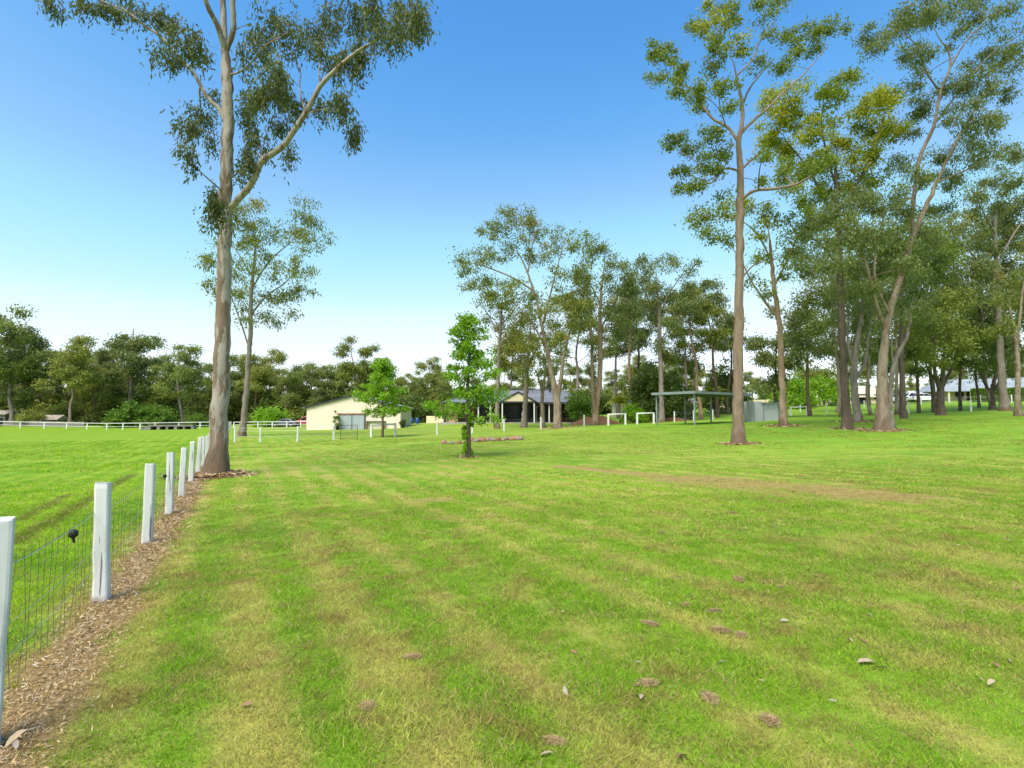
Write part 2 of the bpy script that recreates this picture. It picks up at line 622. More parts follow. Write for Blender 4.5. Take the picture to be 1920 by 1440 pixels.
BM = {
    'gum': barkmat('bark_gum', (.335, .295, .255), (.185, .130, .092), (.110, .082, .062), 4.2, .26, base=1.4),
    'pale': barkmat('bark_pale', (.265, .215, .160), (.190, .138, .095), (.115, .085, .060), 3.4, .28, base=.6),
    'brown': barkmat('bark_brown', (.180, .135, .100), (.250, .185, .130), (.085, .062, .046), 3.5, .25, .35, .65, .03, base=.7),
    'red': barkmat('bark_red', (.250, .160, .105), (.330, .245, .180), (.120, .080, .055), 2.6, .3, .35, .65, .02, base=.6),
    'dark': barkmat('bark_dark', (.095, .070, .055), (.145, .110, .082), (.045, .034, .027), 3.5, .25, .35, .65, .03),
    'grey': barkmat('bark_grey', (.270, .235, .205), (.185, .150, .120), (.095, .075, .060), 2.6, .3, .35, .65, .02, base=.5),
}


# ------------------------------------------------------------------ trees
def catmull(p, n):
    p = np.asarray(p, float)
    if len(p) < 3:
        t = np.linspace(0, 1, n)[:, None]
        return p[0] * (1 - t) + p[-1] * t
    q = np.vstack([2 * p[0] - p[1], p, 2 * p[-1] - p[-2]])
    k = len(p) - 1
    u = np.linspace(0, k, n)
    i = np.minimum(u.astype(int), k - 1)
    t = (u - i)[:, None]
    a, b, c, d = q[i], q[i + 1], q[i + 2], q[i + 3]
    return .5 * (2 * b + (c - a) * t + (2 * a - 5 * b + 4 * c - d) * t ** 2 + (3 * b - a - 3 * c + d) * t ** 3)


class Tree:
    def __init__(s, seed):
        s.rg = np.random.default_rng(seed)
        s.V, s.Fq, s.n = [], [], 0
        s.NB, s.RB, s.nn = np.empty((40000, 3)), np.empty(40000), 0     # skeleton nodes and their radii
        s.cl, s.cs, s.ck, s.csp = [], [], [], []
        s.lk, s.dk = .98, 2.0                 # leaf size and leaf number factors

    def nodes(s, c, r):
        k = len(c)
        s.NB[s.nn:s.nn + k] = c
        s.RB[s.nn:s.nn + k] = r
        s.nn += k

    def limb(s, pts, rads, sides=7, step=.45, wig=0.0, node_from=.25):
        pts = np.asarray(pts, float)
        L = np.linalg.norm(np.diff(pts, axis=0), axis=1).sum()
        n = max(4, int(L / step))
        c = catmull(pts, n)
        if wig:
            w_ = s.rg.normal(0, wig, (n, 3))
            w_[:2] = 0
            c = c + w_
        rads = np.asarray(rads, float)
        r = np.interp(np.linspace(0, 1, n), np.linspace(0, 1, len(rads)), rads)
        v, f = tube(c, r, sides)
        s.V.append(v)
        s.Fq.append(f + s.n)
        s.n += len(v)
        k = int(n * node_from)
        s.nodes(c[k:], r[k:])
        return c

    def attach(s, T, thick=1.0, sides=3, bend=.16, keep=True, rmax=.09):
        N = s.NB[:s.nn]
        rr = s.RB[:s.nn]
        d = T - N
        L = np.linalg.norm(d, axis=1)
        cost = L + .9 * np.maximum(0, -d[:, 2]) + .25 * np.maximum(0, .25 - L) * 10
        i = int(np.argmin(cost))
        a, Li = N[i], L[i]
        if Li < .05:
            return
        n = 4 if Li < 1.5 else 6
        t = np.linspace(0, 1, n)[:, None]
        side = s.rg.normal(0, 1, 3) * .10 * Li
        mid = (a + T) / 2 + side + np.array([0, 0, bend * Li])
        c = (1 - t) ** 2 * a + 2 * t * (1 - t) * mid + t ** 2 * T
        r0 = min(rr[i] * .7, .009 * Li * thick + .005 * thick, rmax)
        r = np.linspace(r0, max(.004 * thick, r0 * .35), n)
        v, f = tube(c, r, sides)
        s.V.append(v)
        s.Fq.append(f + s.n)
        s.n += len(v)
        if keep:
            s.nodes(c[1:], r[1:])

    def blob(s, C, rad, nc=8, nl=40, sig=.30, spray=0.0, thick=1.0):
        """a foliage mass: nc leafy sprays spread through an ellipsoid, each on its own twig"""
        C, rad = np.asarray(C, float), np.asarray(rad, float)
        s.attach(C - np.array([0, 0, rad[2] * .25]), thick * 1.5, 4)
        for _ in range(nc):
            q = s.rg.normal(0, 1, 3)
            q /= np.linalg.norm(q)
            T = C + q * rad * s.rg.uniform(.25, 1.0) ** .6
            s.attach(T, thick)
            s.cl.append(T)
            s.cs.append(sig * s.rg.uniform(.7, 1.3))
            s.ck.append(int(nl * s.rg.uniform(.6, 1.4)))
            s.csp.append(np.clip(spray + s.rg.normal(0, .25), 0, 1))

    def leaves(s, ll, lw, hang=.8, flat=.7):
        ll, lw = ll * s.lk, lw * s.lk * 1.2
        k = (np.array(s.ck) * s.dk).astype(int)
        C = np.repeat(np.array(s.cl), k, axis=0)
        S = np.repeat(np.array(s.cs) * .85, k)[:, None]
        sp_ = np.repeat(np.array(s.csp), k)
        n = len(C)
        g = s.rg
        q = g.normal(0, 1, (n, 3))
        q[:, 2] *= flat
        if flat > 1:
            q[:, :2] *= .75
        P = C + q * S
        P[:, 2] -= ll * .4 * hang
        ax = g.normal(0, 1, (n, 3)) * (1.15 - .75 * hang)
        ax[:, 2] -= hang
        ax /= np.linalg.norm(ax, axis=1)[:, None]
        wd = np.cross(ax, g.normal(0, 1, (n, 3)))
        wd /= np.linalg.norm(wd, axis=1)[:, None] + 1e-9
        L = (ll * g.uniform(.6, 1.25, n))[:, None]
        Wd = (lw * g.uniform(.7, 1.2, n))[:, None]
        nrm = np.cross(ax, wd) * L * g.normal(0, .12, n)[:, None]
        v = np.stack([P, P + ax * L * .45 + wd * Wd * .5 + nrm, P + ax * L + nrm * .4, P + ax * L * .45 - wd * Wd * .5 + nrm], 1).reshape(-1, 3)
        f = np.arange(4 * n).reshape(n, 4)
        tint = np.repeat(np.clip(g.beta(2, 2, n) * .8 + .2 * np.repeat(g.random(len(k)), k), 0, 1), 4)
        return v, f, tint, np.repeat(sp_, 4)

    def make(s, name, label, cat, base, bark, leaf, ll, lw, hang=.8, flat=.7, group=None):
        base = np.asarray(base, float)
        root = thing(name, label, cat, tuple(base), 0, group)
        V = np.concatenate(s.V) - base
        obj('trunk', np_mesh('trunk', V, np.concatenate(s.Fq), BM[bark], True), root)
        v, f, t, q = s.leaves(ll, lw, hang, flat)
        obj('crown', np_mesh('crown', v - base, f, LM[leaf], False, {'tint': t, 'spray': q}), root)
        return root


def flare(r, k=1.5):
    return [r * k, r * 1.15, r]


def photo_tree(seed, name, label, d, trunk, limbs, blobs, bark, leaf, ll, lw, nc=7, nl=36, sig=.28, hang=.8, depth=1.0,
               cat='tree', spray=0.0, thick=1.0, sides=12, group=None, flat=.7, dk=2.4):
    """trunk [(px,py,r)..], limbs [[(px,py,r)..]..], blobs [(px,py,rx,ry[,n factor[,spray]])..] all d metres off, spread in depth"""
    T = Tree(seed)
    T.dk = dk
    g = T.rg
    b = at(trunk[0][0], d)
    pts = [W(p[0], p[1], d) for p in trunk]
    pts[0] = np.array([b[0], b[1], b[2] - .15])
    # butt flare
    r = [p[2] for p in trunk]
    up = pts[1] - pts[0]
    h = np.linalg.norm(up)
    ins = [pts[0] + up * min(.45, .25 / h), pts[0] + up * min(.7, .7 / h)]
    r0 = r[0]
    pts = [pts[0], ins[0], ins[1]] + pts[1:]
    rr = [r0 * 1.55, r0 * 1.22, r0 * 1.02] + r[1:]
    # radii by arc length
    P = np.array(pts)
    L = np.r_[0, np.cumsum(np.linalg.norm(np.diff(P, axis=0), axis=1))]
    dense = np.interp(np.linspace(0, L[-1], 60), L, rr)
    cd = np.stack([np.interp(np.linspace(0, L[-1], 60), L, P[:, i]) for i in range(3)], 1)
    # soften corners
    for _ in range(2):
        cd[1:-1] = (cd[:-2] + 2 * cd[1:-1] + cd[2:]) / 4
    wv = g.normal(0, .02, (60, 3))
    cd[3:] += wv[3:]
    dense[-8:] *= np.linspace(1, .25, 8)
    v, f = tube(cd, dense, sides)
    # knobbly section
    v += g.normal(0, 1, v.shape) * np.repeat(dense, sides)[:, None] * .045
    T.V.append(v)
    T.Fq.append(f)
    T.n += len(v)
    T.nodes(cd[22:], dense[22:])
    for lb in limbs:
        n = len(lb)
        dd = g.uniform(-1, 1) * depth
        c = [W(p[0], p[1], d + dd * (i / max(1, n - 1)) ** 1.0 * .9) for i, p in enumerate(lb)]
        T.limb(c, [p[2] for p in lb], 7, .3, .008, .15)
    sk = T.NB[:T.nn].copy()
    for bl in blobs:
        px, py, rx, ry = bl[:4]
        k = bl[4] if len(bl) > 4 else 1.0
        spv = bl[5] if len(bl) > 5 else spray
        C = W(px, py, d)
        j = np.argmin(((sk[:, [0, 2]] - C[[0, 2]]) ** 2).sum(1))
        C[1] = sk[j, 1] + g.uniform(-1, 1) * depth
        C = W(px, py, C[1])
        s_ = d / FPX
        T.blob(C, (rx * s_, (rx + ry) * .5 * s_, ry * s_), max(2, int(nc * k)), nl, sig, spv, thick)
    return T.make(name, label, cat, b, bark, leaf, ll, lw, hang, flat, group)


def wild_tree(seed, name, label, base, H, cw, bark, leaf, ll, lw, cb=.45, nlimb=8, r=.2, nb=18, nc=6, nl=26, sig=.45, hang=.6,
              lean=.06, fork=False, group=None, rise=(.3, 1.3), sides=8, thick=1.3, spray=.15, brf=.15, top=1.0, flat=.6):
    """a tree grown from rules: trunk, limbs, foliage masses at the limb ends"""
    T = Tree(seed)
    g = T.rg
    base = np.asarray(base, float)
    n = 9
    t = np.linspace(0, 1, n)
    la = g.uniform(0, 2 * math.pi)
    ln = g.uniform(.3, 1) * lean * H
    tr = np.stack([base[0] + math.cos(la) * ln * t ** 1.3 + np.r_[0, np.cumsum(g.normal(0, .012 * H, n - 1))] * .6,
                   base[1] + math.sin(la) * ln * t ** 1.3 + np.r_[0, np.cumsum(g.normal(0, .012 * H, n - 1))] * .6,
                   base[2] - .15 + t * H * .86], 1)
    T.limb(tr, np.r_[r * 1.5, r * 1.05, np.linspace(r, r * .22, n - 2)], sides, .7, .0, cb * .9)
    ends = [tr[-1]]
    a0 = g.uniform(0, 6.28)
    for i in range(nlimb):
        u = cb + (1 - cb) * .85 * (i + g.uniform(0, .8)) / nlimb
        k = u * (n - 1)
        j = min(int(k), n - 2)
        p0 = tr[j] + (tr[j + 1] - tr[j]) * (k - j)
        a = a0 + i * 2.4 + g.normal(0, .3)
        Lh = cw * g.uniform(.55, 1.0) * (1 - .45 * (u - cb) / (1 - cb))
        rz_ = Lh * g.uniform(*rise)
        e = p0 + np.array([math.cos(a) * Lh, math.sin(a) * Lh, rz_])
        e[2] = min(e[2], base[2] + H * top)
        m = p0 + (e - p0) * .5 + np.array([0, 0, -.08 * Lh]) + g.normal(0, .06 * Lh, 3)
        T.limb([p0, p0 * .7 + m * .3 + g.normal(0, .03 * Lh, 3), m, e], [r * .5 * (1.1 - u), r * .3 * (1.2 - u), .02], 5, .6, .0, .3)
        ends += [e, m + (e - m) * .45]
    for i in range(nb):
        e = ends[g.integers(len(ends))] if i >= len(ends) else ends[i]
        rb = brf * cw * g.uniform(.7, 1.4)
        C = e + g.normal(0, 1, 3) * np.array([.18, .18, .20]) * cw
        C[2] -= abs(g.normal(0, .12)) * cw
        C[2] = min(C[2], base[2] + H - rb * .3)
        T.blob(C, (rb * 1.3, rb * 1.3, rb * 1.0), nc, nl, sig, spray, thick)
    return T.make(name, label, 'tree', base, bark, leaf, ll, lw, hang, flat, group)


# --- tall pale gum by the fence
photo_tree(11, 'gum_tree', 'tall pale gum tree with mottled trunk beside the near white fence', 17,
           [(408, 888, .33), (410, 840, .27), (415, 700, .235), (419, 560, .215), (421, 420, .195), (425, 300, .185), (428, 200, .175), (424, 120, .17), (420, 70, .165), (419, 40, .09)],
           [[(424, 100, .10), (408, 50, .085), (388, 10, .075), (365, -60, .06), (330, -150, .03)],
            [(421, 75, .10), (418, 0, .09), (412, -90, .07), (420, -220, .03)],
            [(424, 95, .09), (438, 50, .085), (436, 0, .08), (450, -100, .06), (490, -200, .03)],
            [(430, 392, .10), (455, 365, .105), (474, 340, .10), (492, 302, .095), (528, 276, .09), (548, 250, .085), (578, 205, .08), (598, 165, .07), (632, 128, .06), (668, 98, .045), (708, 75, .03), (742, 52, .015)],
            [(420, 226, .075), (412, 205, .075), (388, 182, .065), (362, 135, .055), (328, 100, .05), (302, 68, .045), (276, 52, .04), (240, 22, .03), (205, 8, .022), (140, -20, .01)],
            [(432, 140, .035), (458, 130, .03), (500, 85, .02), (540, 60, .012)],
            [(494, 300, .03), (482, 265, .028), (458, 215, .02), (448, 190, .01)],
            [(600, 163, .03), (600, 120, .025), (608, 70, .012)],
            [(573, 212, .028), (562, 170, .024), (563, 130, .016), (545, 95, .01)],
            [(300, 66, .025), (282, 40, .02), (268, 5, .012)]],
           [(720, 30, 50, 34, 1.6), (765, 40, 36, 30, 1.3), (790, 30, 16, 24, .6), (668, 30, 40, 40, 1.5), (620, 30, 36, 40, 1.2), (690, 95, 36, 16, .8), (730, 68, 28, 16, .7),
            (655, 120, 28, 20, .7), (580, 65, 32, 38, 1.0), (540, 60, 30, 40, 1.0), (615, 110, 26, 30, .8), (500, 50, 30, 40, .9), (480, 100, 24, 36, .9), (500, 150, 34, 34, 1.5), (480, 190, 30, 24, 1.0), (525, 175, 34, 30, 1.4),
            (555, 200, 24, 20, .7), (640, 205, 28, 22, .8), (655, 248, 20, 22, .6), (600, 205, 24, 20, .5), (470, 230, 24, 24, .7), (520, 230, 24, 22, .7), (460, 285, 26, 22, .7), (490, 270, 20, 20, .5), (545, 285, 22, 20, .5),
            (380, 225, 26, 20, .8), (355, 240, 26, 18, .7), (345, 285, 16, 22, .5), (385, 270, 18, 16, .3), (405, 190, 20, 26, .5), (402, 365, 18, 22, .6), (400, 400, 18, 22, .6), (450, 320, 20, 20, .4),
            (315, 35, 28, 20, .8), (345, 75, 24, 22, .8), (325, 110, 18, 18, .5), (375, 85, 16, 20, .4), (205, 12, 28, 14, .8), (160, 5, 30, 14, .6), (105, 5, 18, 12, .4), (260, 20, 22, 14, .5), (300, 100, 14, 14, .3),
            (430, 405, 16, 16, .6, .8), (420, 385, 14, 14, .4, .8),
            (330, -120, 90, 60, 2), (450, -160, 110, 70, 2.5), (570, -80, 90, 60, 2), (640, -130, 90, 60, 2), (200, -70, 70, 40, 1.2)],
           'gum', 'gumdark', .185, .046, nc=9, nl=40, sig=.20, hang=.9, depth=2.2, sides=20, dk=1.9, flat=1.25)

# --- gum behind it
photo_tree(12, 'gum_tree', 'slender pale gum tree standing behind the tall mottled gum', 46,
           [(455, 818, .30), (458, 780, .24), (464, 700, .21), (470, 620, .18), (470, 560, .16), (476, 500, .12), (480, 440, .07)],
           [[(470, 590, .09), (500, 555, .07), (535, 530, .05), (560, 500, .02)],
            [(466, 650, .07), (450, 600, .06), (430, 550, .04), (405, 520, .02)],
            [(473, 540, .08), (505, 490, .06), (550, 450, .04), (580, 420, .02)],
            [(474, 520, .07), (450, 480, .05), (430, 450, .02)]],
           [(480, 400, 44, 30, 1.2, .6), (450, 440, 44, 36, 1.4, .5), (500, 440, 40, 34, 1.3, .5), (570, 400, 22, 26, .7), (590, 440, 30, 30, .9), (555, 450, 36, 34, 1), (545, 500, 40, 30, 1), (500, 500, 38, 30, 1.1), (460, 500, 36, 32, 1.1, .4),
            (405, 480, 34, 26, .9), (400, 525, 26, 24, .6), (430, 545, 30, 24, .7), (480, 560, 36, 26, .8), (535, 560, 34, 26, .8), (570, 545, 22, 20, .5), (555, 595, 18, 18, .4), (510, 590, 24, 18, .5), (460, 590, 20, 20, .4)],
           'grey', 'olive', .30, .085, nc=9, nl=34, sig=.42, hang=.8, depth=2.2)

# --- tall brown-trunked tree of the right half
photo_tree(21, 'tall_tree', 'tall slim tree with straight brown trunk and open leafy crown in front of the carport', 25,
           [(1383, 832, .29), (1384, 790, .245), (1383, 700, .225), (1385, 600, .21), (1387, 500, .19), (1388, 400, .175), (1389, 320, .15), (1384, 264, .12), (1392, 226, .09), (1394, 195, .08), (1382, 156, .06), (1379, 130, .05), (1363, 78, .02)],
           [[(1384, 266, .075), (1367, 241, .07), (1336, 222, .06), (1316, 195, .05), (1301, 167, .04), (1266, 156, .025), (1236, 130, .012)],
            [(1388, 252, .075), (1413, 226, .07), (1445, 198, .06), (1476, 167, .05), (1503, 144, .035), (1526, 117, .025), (1556, 80, .012)],
            [(1394, 193, .05), (1406, 163, .045), (1429, 136, .03), (1450, 110, .015)],
            [(1381, 142, .045), (1410, 113, .04), (1429, 70, .03), (1455, 32, .012)],
            [(1389, 322, .06), (1363, 315, .05), (1347, 327, .045), (1336, 342, .035), (1306, 347, .015)],
            [(1389, 376, .08), (1413, 358, .075), (1452, 354, .065), (1491, 346, .05), (1518, 331, .04), (1561, 311, .02)],
            [(1390, 318, .06), (1413, 296, .055), (1441, 278, .03)],
            [(1362, 240, .035), (1350, 200, .03), (1346, 150, .02), (1330, 110, .012)],
            [(1345, 330, .03), (1300, 300, .02), (1262, 275, .012)],
            [(1392, 520, .05), (1410, 500, .035), (1436, 488, .02)]],
           [(1228, 95, 20, 16, .7), (1250, 105, 24, 20, 1), (1270, 130, 26, 20, 1), (1230, 140, 20, 16, .6), (1290, 160, 28, 22, 1), (1310, 175, 22, 18, .8), (1300, 55, 22, 20, .8), (1340, 50, 34, 28, 1.5, .8), (1345, 15, 26, 22, 1, .8),
            (1375, 25, 20, 20, .7, .6), (1385, 80, 26, 26, 1.1, .7), (1345, 95, 24, 22, .8), (1335, 130, 22, 20, .7), (1355, 160, 22, 18, .7), (1365, 195, 20, 14, .5), (1435, 15, 24, 24, .9), (1460, 5, 18, 18, .6), (1445, 60, 16, 18, .5), (1425, 120, 18, 14, .5),
            (1480, 80, 32, 26, 1.3), (1470, 115, 26, 20, .9), (1515, 60, 30, 18, 1.1), (1550, 50, 26, 14, .9), (1580, 55, 14, 12, .4), (1530, 90, 22, 16, .6), (1500, 105, 20, 14, .5),
            (1310, 205, 16, 12, .5), (1265, 265, 22, 12, .7), (1295, 275, 22, 16, .7), (1335, 250, 26, 18, .9), (1350, 285, 24, 18, .8), (1320, 300, 22, 18, .7), (1280, 320, 22, 16, .7), (1275, 345, 18, 14, .5), (1310, 340, 20, 16, .7), (1345, 320, 16, 12, .5),
            (1430, 290, 20, 16, .5), (1470, 330, 24, 16, .6), (1520, 320, 24, 18, .7), (1545, 300, 24, 18, .7), (1420, 340, 18, 14, .4), (1360, 370, 16, 12, .3)],
           'brown', 'mixed', .15, .068, nc=9, nl=40, sig=.21, hang=.45, depth=2.4, sides=16, dk=2.0)

# --- pale open-crowned tree just behind it
photo_tree(22, 'leaning_tree', 'leaning reddish trunked tree with pale sprays beside the grey cubicle', 38,
           [(1468, 798, .27), (1467, 740, .21), (1465, 680, .20), (1462, 610, .18), (1452, 545, .15), (1445, 470, .11), (1440, 420, .06)],
           [[(1462, 600, .10), (1430, 560, .08), (1405, 520, .06), (1390, 490, .04), (1350, 430, .02)],
            [(1450, 540, .08), (1480, 480, .06), (1500, 430, .03)],
            [(1447, 490, .07), (1420, 440, .05), (1380, 410, .03), (1320, 405, .015)]],
           [(1310, 405, 30, 18, 1, .5), (1345, 395, 34, 18, 1.2, .6), (1385, 390, 30, 18, 1, .8), (1420, 395, 30, 18, 1, .8), (1320, 440, 24, 18, .7), (1350, 450, 26, 20, .8), (1420, 430, 26, 18, .8, .8), (1455, 410, 28, 20, .8), (1480, 440, 28, 24, .9),
            (1500, 480, 30, 26, 1), (1470, 500, 26, 24, .8), (1420, 480, 24, 18, .6), (1400, 520, 20, 16, .4), (1440, 540, 22, 18, .5)],
           'red', 'mixed', .22, .09, nc=8, nl=32, sig=.32, hang=.5, depth=2.4, spray=.3)

# --- yellow-green tree
photo_tree(23, 'leafy_tree', 'tree with bright yellow green crown and dark straight trunk right of the grey cubicle', 34,
           [(1587, 808, .30), (1585, 740, .24), (1580, 660, .22), (1577, 580, .20), (1574, 480, .17), (1570, 400, .14), (1566, 330, .10), (1570, 260, .06)],
           [[(1572, 430, .09), (1545, 370, .08), (1510, 310, .06), (1470, 260, .03)],
            [(1570, 400, .09), (1610, 340, .08), (1640, 270, .06), (1660, 210, .03)],
            [(1568, 350, .07), (1550, 290, .06), (1540, 220, .04), (1560, 170, .02)],
            [(1575, 500, .07), (1540, 460, .05), (1510, 440, .03)]],
           [(1450, 190, 34, 22, 1, .9), (1490, 170, 30, 20, 1, .9), (1500, 220, 38, 26, 1.3, .9), (1450, 230, 32, 24, 1, .8), (1440, 270, 30, 24, 1, .7), (1490, 270, 36, 28, 1.3, .8), (1540, 240, 34, 28, 1.1, .7), (1560, 175, 34, 22, 1, .3), (1590, 150, 30, 18, .9, .2), (1540, 300, 36, 28, 1.2, .7),
            (1580, 280, 34, 28, 1.2, .8), (1620, 200, 34, 26, 1.2, 1), (1650, 190, 34, 22, 1.1, 1), (1640, 240, 38, 30, 1.6, .9), (1670, 250, 26, 24, .9, .8), (1620, 290, 36, 28, 1.4, .7), (1650, 320, 26, 22, .8, .5), (1500, 320, 30, 22, .8, .6), (1465, 310, 26, 20, .7, .5),
            (1560, 350, 36, 26, 1.2, .4), (1610, 350, 34, 24, 1.1, .4), (1520, 370, 32, 24, .9, .3), (1530, 410, 30, 22, .8, .2), (1480, 350, 24, 18, .6, .4)],
           'dark', 'yellow', .19, .085, nc=11, nl=42, sig=.30, hang=.5, depth=2.6, spray=.6)

# --- big grey gum with two leaning stems
photo_tree(24, 'spreading_gum', 'thick pale trunked gum leaning right with high drooping grey green crown', 32,
           [(1652, 808, .38), (1654, 760, .32), (1654, 690, .27), (1660, 620, .20), (1680, 548, .17), (1712, 440, .15), (1756, 342, .10), (1790, 270, .07), (1830, 200, .045), (1900, 110, .02)],
           [[(1712, 440, .11), (1713, 381, .11), (1725, 296, .105), (1752, 233, .095), (1763, 175, .08), (1781, 128, .065), (1779, 97, .05), (1763, 74, .035), (1745, 40, .015)],
            [(1763, 175, .06), (1735, 130, .05), (1715, 80, .035), (1670, 50, .015)],
            [(1781, 128, .06), (1810, 80, .045), (1850, 40, .03), (1900, 0, .012)],
            [(1752, 233, .06), (1800, 170, .05), (1860, 100, .035), (1920, 60, .015)],
            [(1756, 342, .07), (1810, 320, .05), (1870, 290, .03)],
            [(1660, 620, .12), (1640, 560, .10), (1625, 500, .07), (1600, 430, .03)],
            [(1668, 590, .09), (1640, 520, .07), (1650, 440, .05), (1660, 390, .02)]],
           [(1645, 60, 30, 16, .9), (1680, 50, 34, 18, 1.1), (1720, 20, 36, 22, 1.3), (1770, 20, 34, 26, 1.2), (1820, 20, 34, 24, 1.1), (1870, 30, 30, 24, .9), (1905, 70, 26, 30, .8), (1640, 95, 14, 12, .4), (1700, 95, 22, 18, .6), (1730, 100, 22, 20, .6), (1720, 150, 26, 24, .8),
            (1800, 70, 26, 20, .6), (1850, 110, 36, 26, 1.2), (1890, 110, 30, 26, 1), (1830, 150, 34, 26, 1.1), (1870, 170, 32, 24, .9), (1790, 160, 28, 22, .8), (1720, 200, 26, 26, .9), (1700, 240, 24, 26, .8), (1800, 210, 32, 24, 1), (1840, 230, 28, 22, .7), (1810, 260, 32, 26, 1),
            (1770, 290, 28, 24, .8), (1730, 330, 30, 24, .8), (1830, 300, 28, 22, .7), (1700, 300, 24, 22, .6), (1880, 220, 22, 16, .4), (1780, 340, 30, 24, .9), (1850, 270, 22, 20, .5),
            (1600, 370, 38, 30, 1.3), (1560, 390, 36, 30, 1.1), (1640, 380, 36, 30, 1.3), (1680, 390, 32, 26, 1.1), (1530, 430, 34, 28, 1), (1580, 440, 36, 28, 1.2), (1630, 440, 36, 28, 1.3), (1680, 440, 34, 26, 1.1), (1550, 490, 32, 26, .9), (1610, 500, 34, 26, 1.1), (1660, 490, 34, 26, 1.1),
            (1700, 500, 30, 24, .8), (1520, 480, 28, 24, .7), (1640, 540, 28, 20, .6), (1590, 545, 28, 20, .6), (1740, 440, 30, 24, .8), (1760, 390, 30, 24, .8)],
           'pale', 'gum', .20, .060, nc=11, nl=42, sig=.30, hang=.8, depth=3.0, sides=16, dk=2.7)

# --- companion stems of the right-hand grove
photo_tree(25, 'forked_tree', 'pale forked tree just behind the dark straight trunk', 40,
           [(1608, 790, .28), (1603, 740, .24), (1600, 700, .22), (1605, 650, .18), (1615, 600, .14), (1620, 540, .10)],
           [[(1602, 715, .14), (1622, 680, .11), (1628, 630, .09), (1640, 560, .05)], [(1600, 690, .12), (1590, 640, .08), (1592, 580, .05)]],
           [(1590, 580, 30, 22, 1), (1630, 570, 30, 22, 1), (1610, 540, 34, 24, 1.1), (1650, 560, 28, 20, .8), (1560, 560, 28, 22, .8), (1620, 610, 24, 14, .5), (1570, 600, 20, 14, .4)],
           'grey', 'gum', .24, .075, nc=8, nl=32, sig=.34, hang=.7, depth=2.2)
photo_tree(26, 'bent_tree', 'thin grey tree bending up beside the thick pale trunk', 33.5,
           [(1668, 806, .20), (1668, 760, .16), (1672, 700, .13), (1684, 660, .12), (1698, 640, .10), (1706, 600, .08), (1710, 560, .05)],
           [[(1676, 690, .06), (1672, 650, .04), (1676, 620, .02)]],
           [(1700, 570, 30, 22, 1), (1730, 560, 30, 24, 1), (1710, 530, 30, 22, 1), (1680, 590, 22, 16, .6), (1740, 590, 24, 16, .6)],
           'grey', 'gum', .20, .065, nc=7, nl=34, sig=.30, hang=.7, depth=1.8)
photo_tree(27, 'dark_tree', 'dark slender trunked tree between the thick pale gum and the lone fence post', 42,
           [(1693, 784, .24), (1692, 730, .19), (1690, 660, .17), (1690, 600, .14), (1692, 540, .10), (1695, 480, .05)],
           [[(1690, 640, .07), (1715, 600, .05), (1740, 580, .02)], [(1691, 600, .07), (1665, 570, .04), (1650, 550, .02)]],
           [(1690, 520, 36, 26, 1.2), (1720, 560, 34, 24, 1), (1660, 560, 28, 20, .8), (1740, 520, 34, 26, 1.1), (1700, 480, 34, 26, 1.1), (1750, 480, 30, 24, .9), (1740, 600, 26, 16, .6)],
           'dark', 'dark', .26, .10, nc=8, nl=36, sig=.38, hang=.6, depth=2.4)
photo_tree(28, 'multi_stem_tree', 'dark many stemmed tree with low olive crown in front of the white cars', 47,
           [(1763, 778, .34), (1763, 750, .30), (1764, 728, .27), (1768, 700, .15), (1772, 650, .11), (1775, 600, .05)],
           [[(1763, 735, .17), (1752, 690, .14), (1752, 640, .10), (1740, 600, .04)], [(1765, 730, .15), (1785, 690, .12), (1800, 650, .08), (1810, 620, .03)], [(1764, 722, .12), (1745, 700, .09), (1730, 670, .05)]],
           [(1720, 620, 34, 24, 1.1), (1750, 600, 36, 26, 1.3), (1790, 600, 36, 26, 1.3), (1820, 620, 32, 24, 1), (1740, 650, 32, 22, 1), (1780, 640, 34, 24, 1.2), (1810, 660, 28, 20, .8), (1720, 670, 24, 16, .6), (1770, 680, 26, 14, .6), (1760, 560, 34, 24, 1.1), (1800, 560, 30, 24, .9)],
           'dark', 'olive', .28, .12, nc=8, nl=38, sig=.42, hang=.5, depth=2.6)
photo_tree(29, 'low_tree', 'low spreading dark tree with slanting stems in front of the clipped hedge', 58,
           [(1860, 761, .30), (1860, 748, .27), (1859, 735, .24), (1866, 705, .15), (1872, 670, .06)],
           [[(1858, 740, .16), (1845, 715, .14), (1836, 690, .10), (1822, 670, .05)], [(1860, 738, .13), (1880, 705, .10), (1890, 680, .05)]],
           [(1830, 650, 34, 24, 1), (1860, 640, 34, 24, 1.1), (1890, 650, 32, 22, 1), (1815, 680, 28, 18, .8), (1850, 680, 30, 18, .9), (1885, 685, 28, 16, .7), (1840, 615, 32, 22, .9), (1880, 610, 34, 22, 1)],
           'dark', 'dark', .34, .14, nc=8, nl=34, sig=.5, hang=.4, depth=2.5)
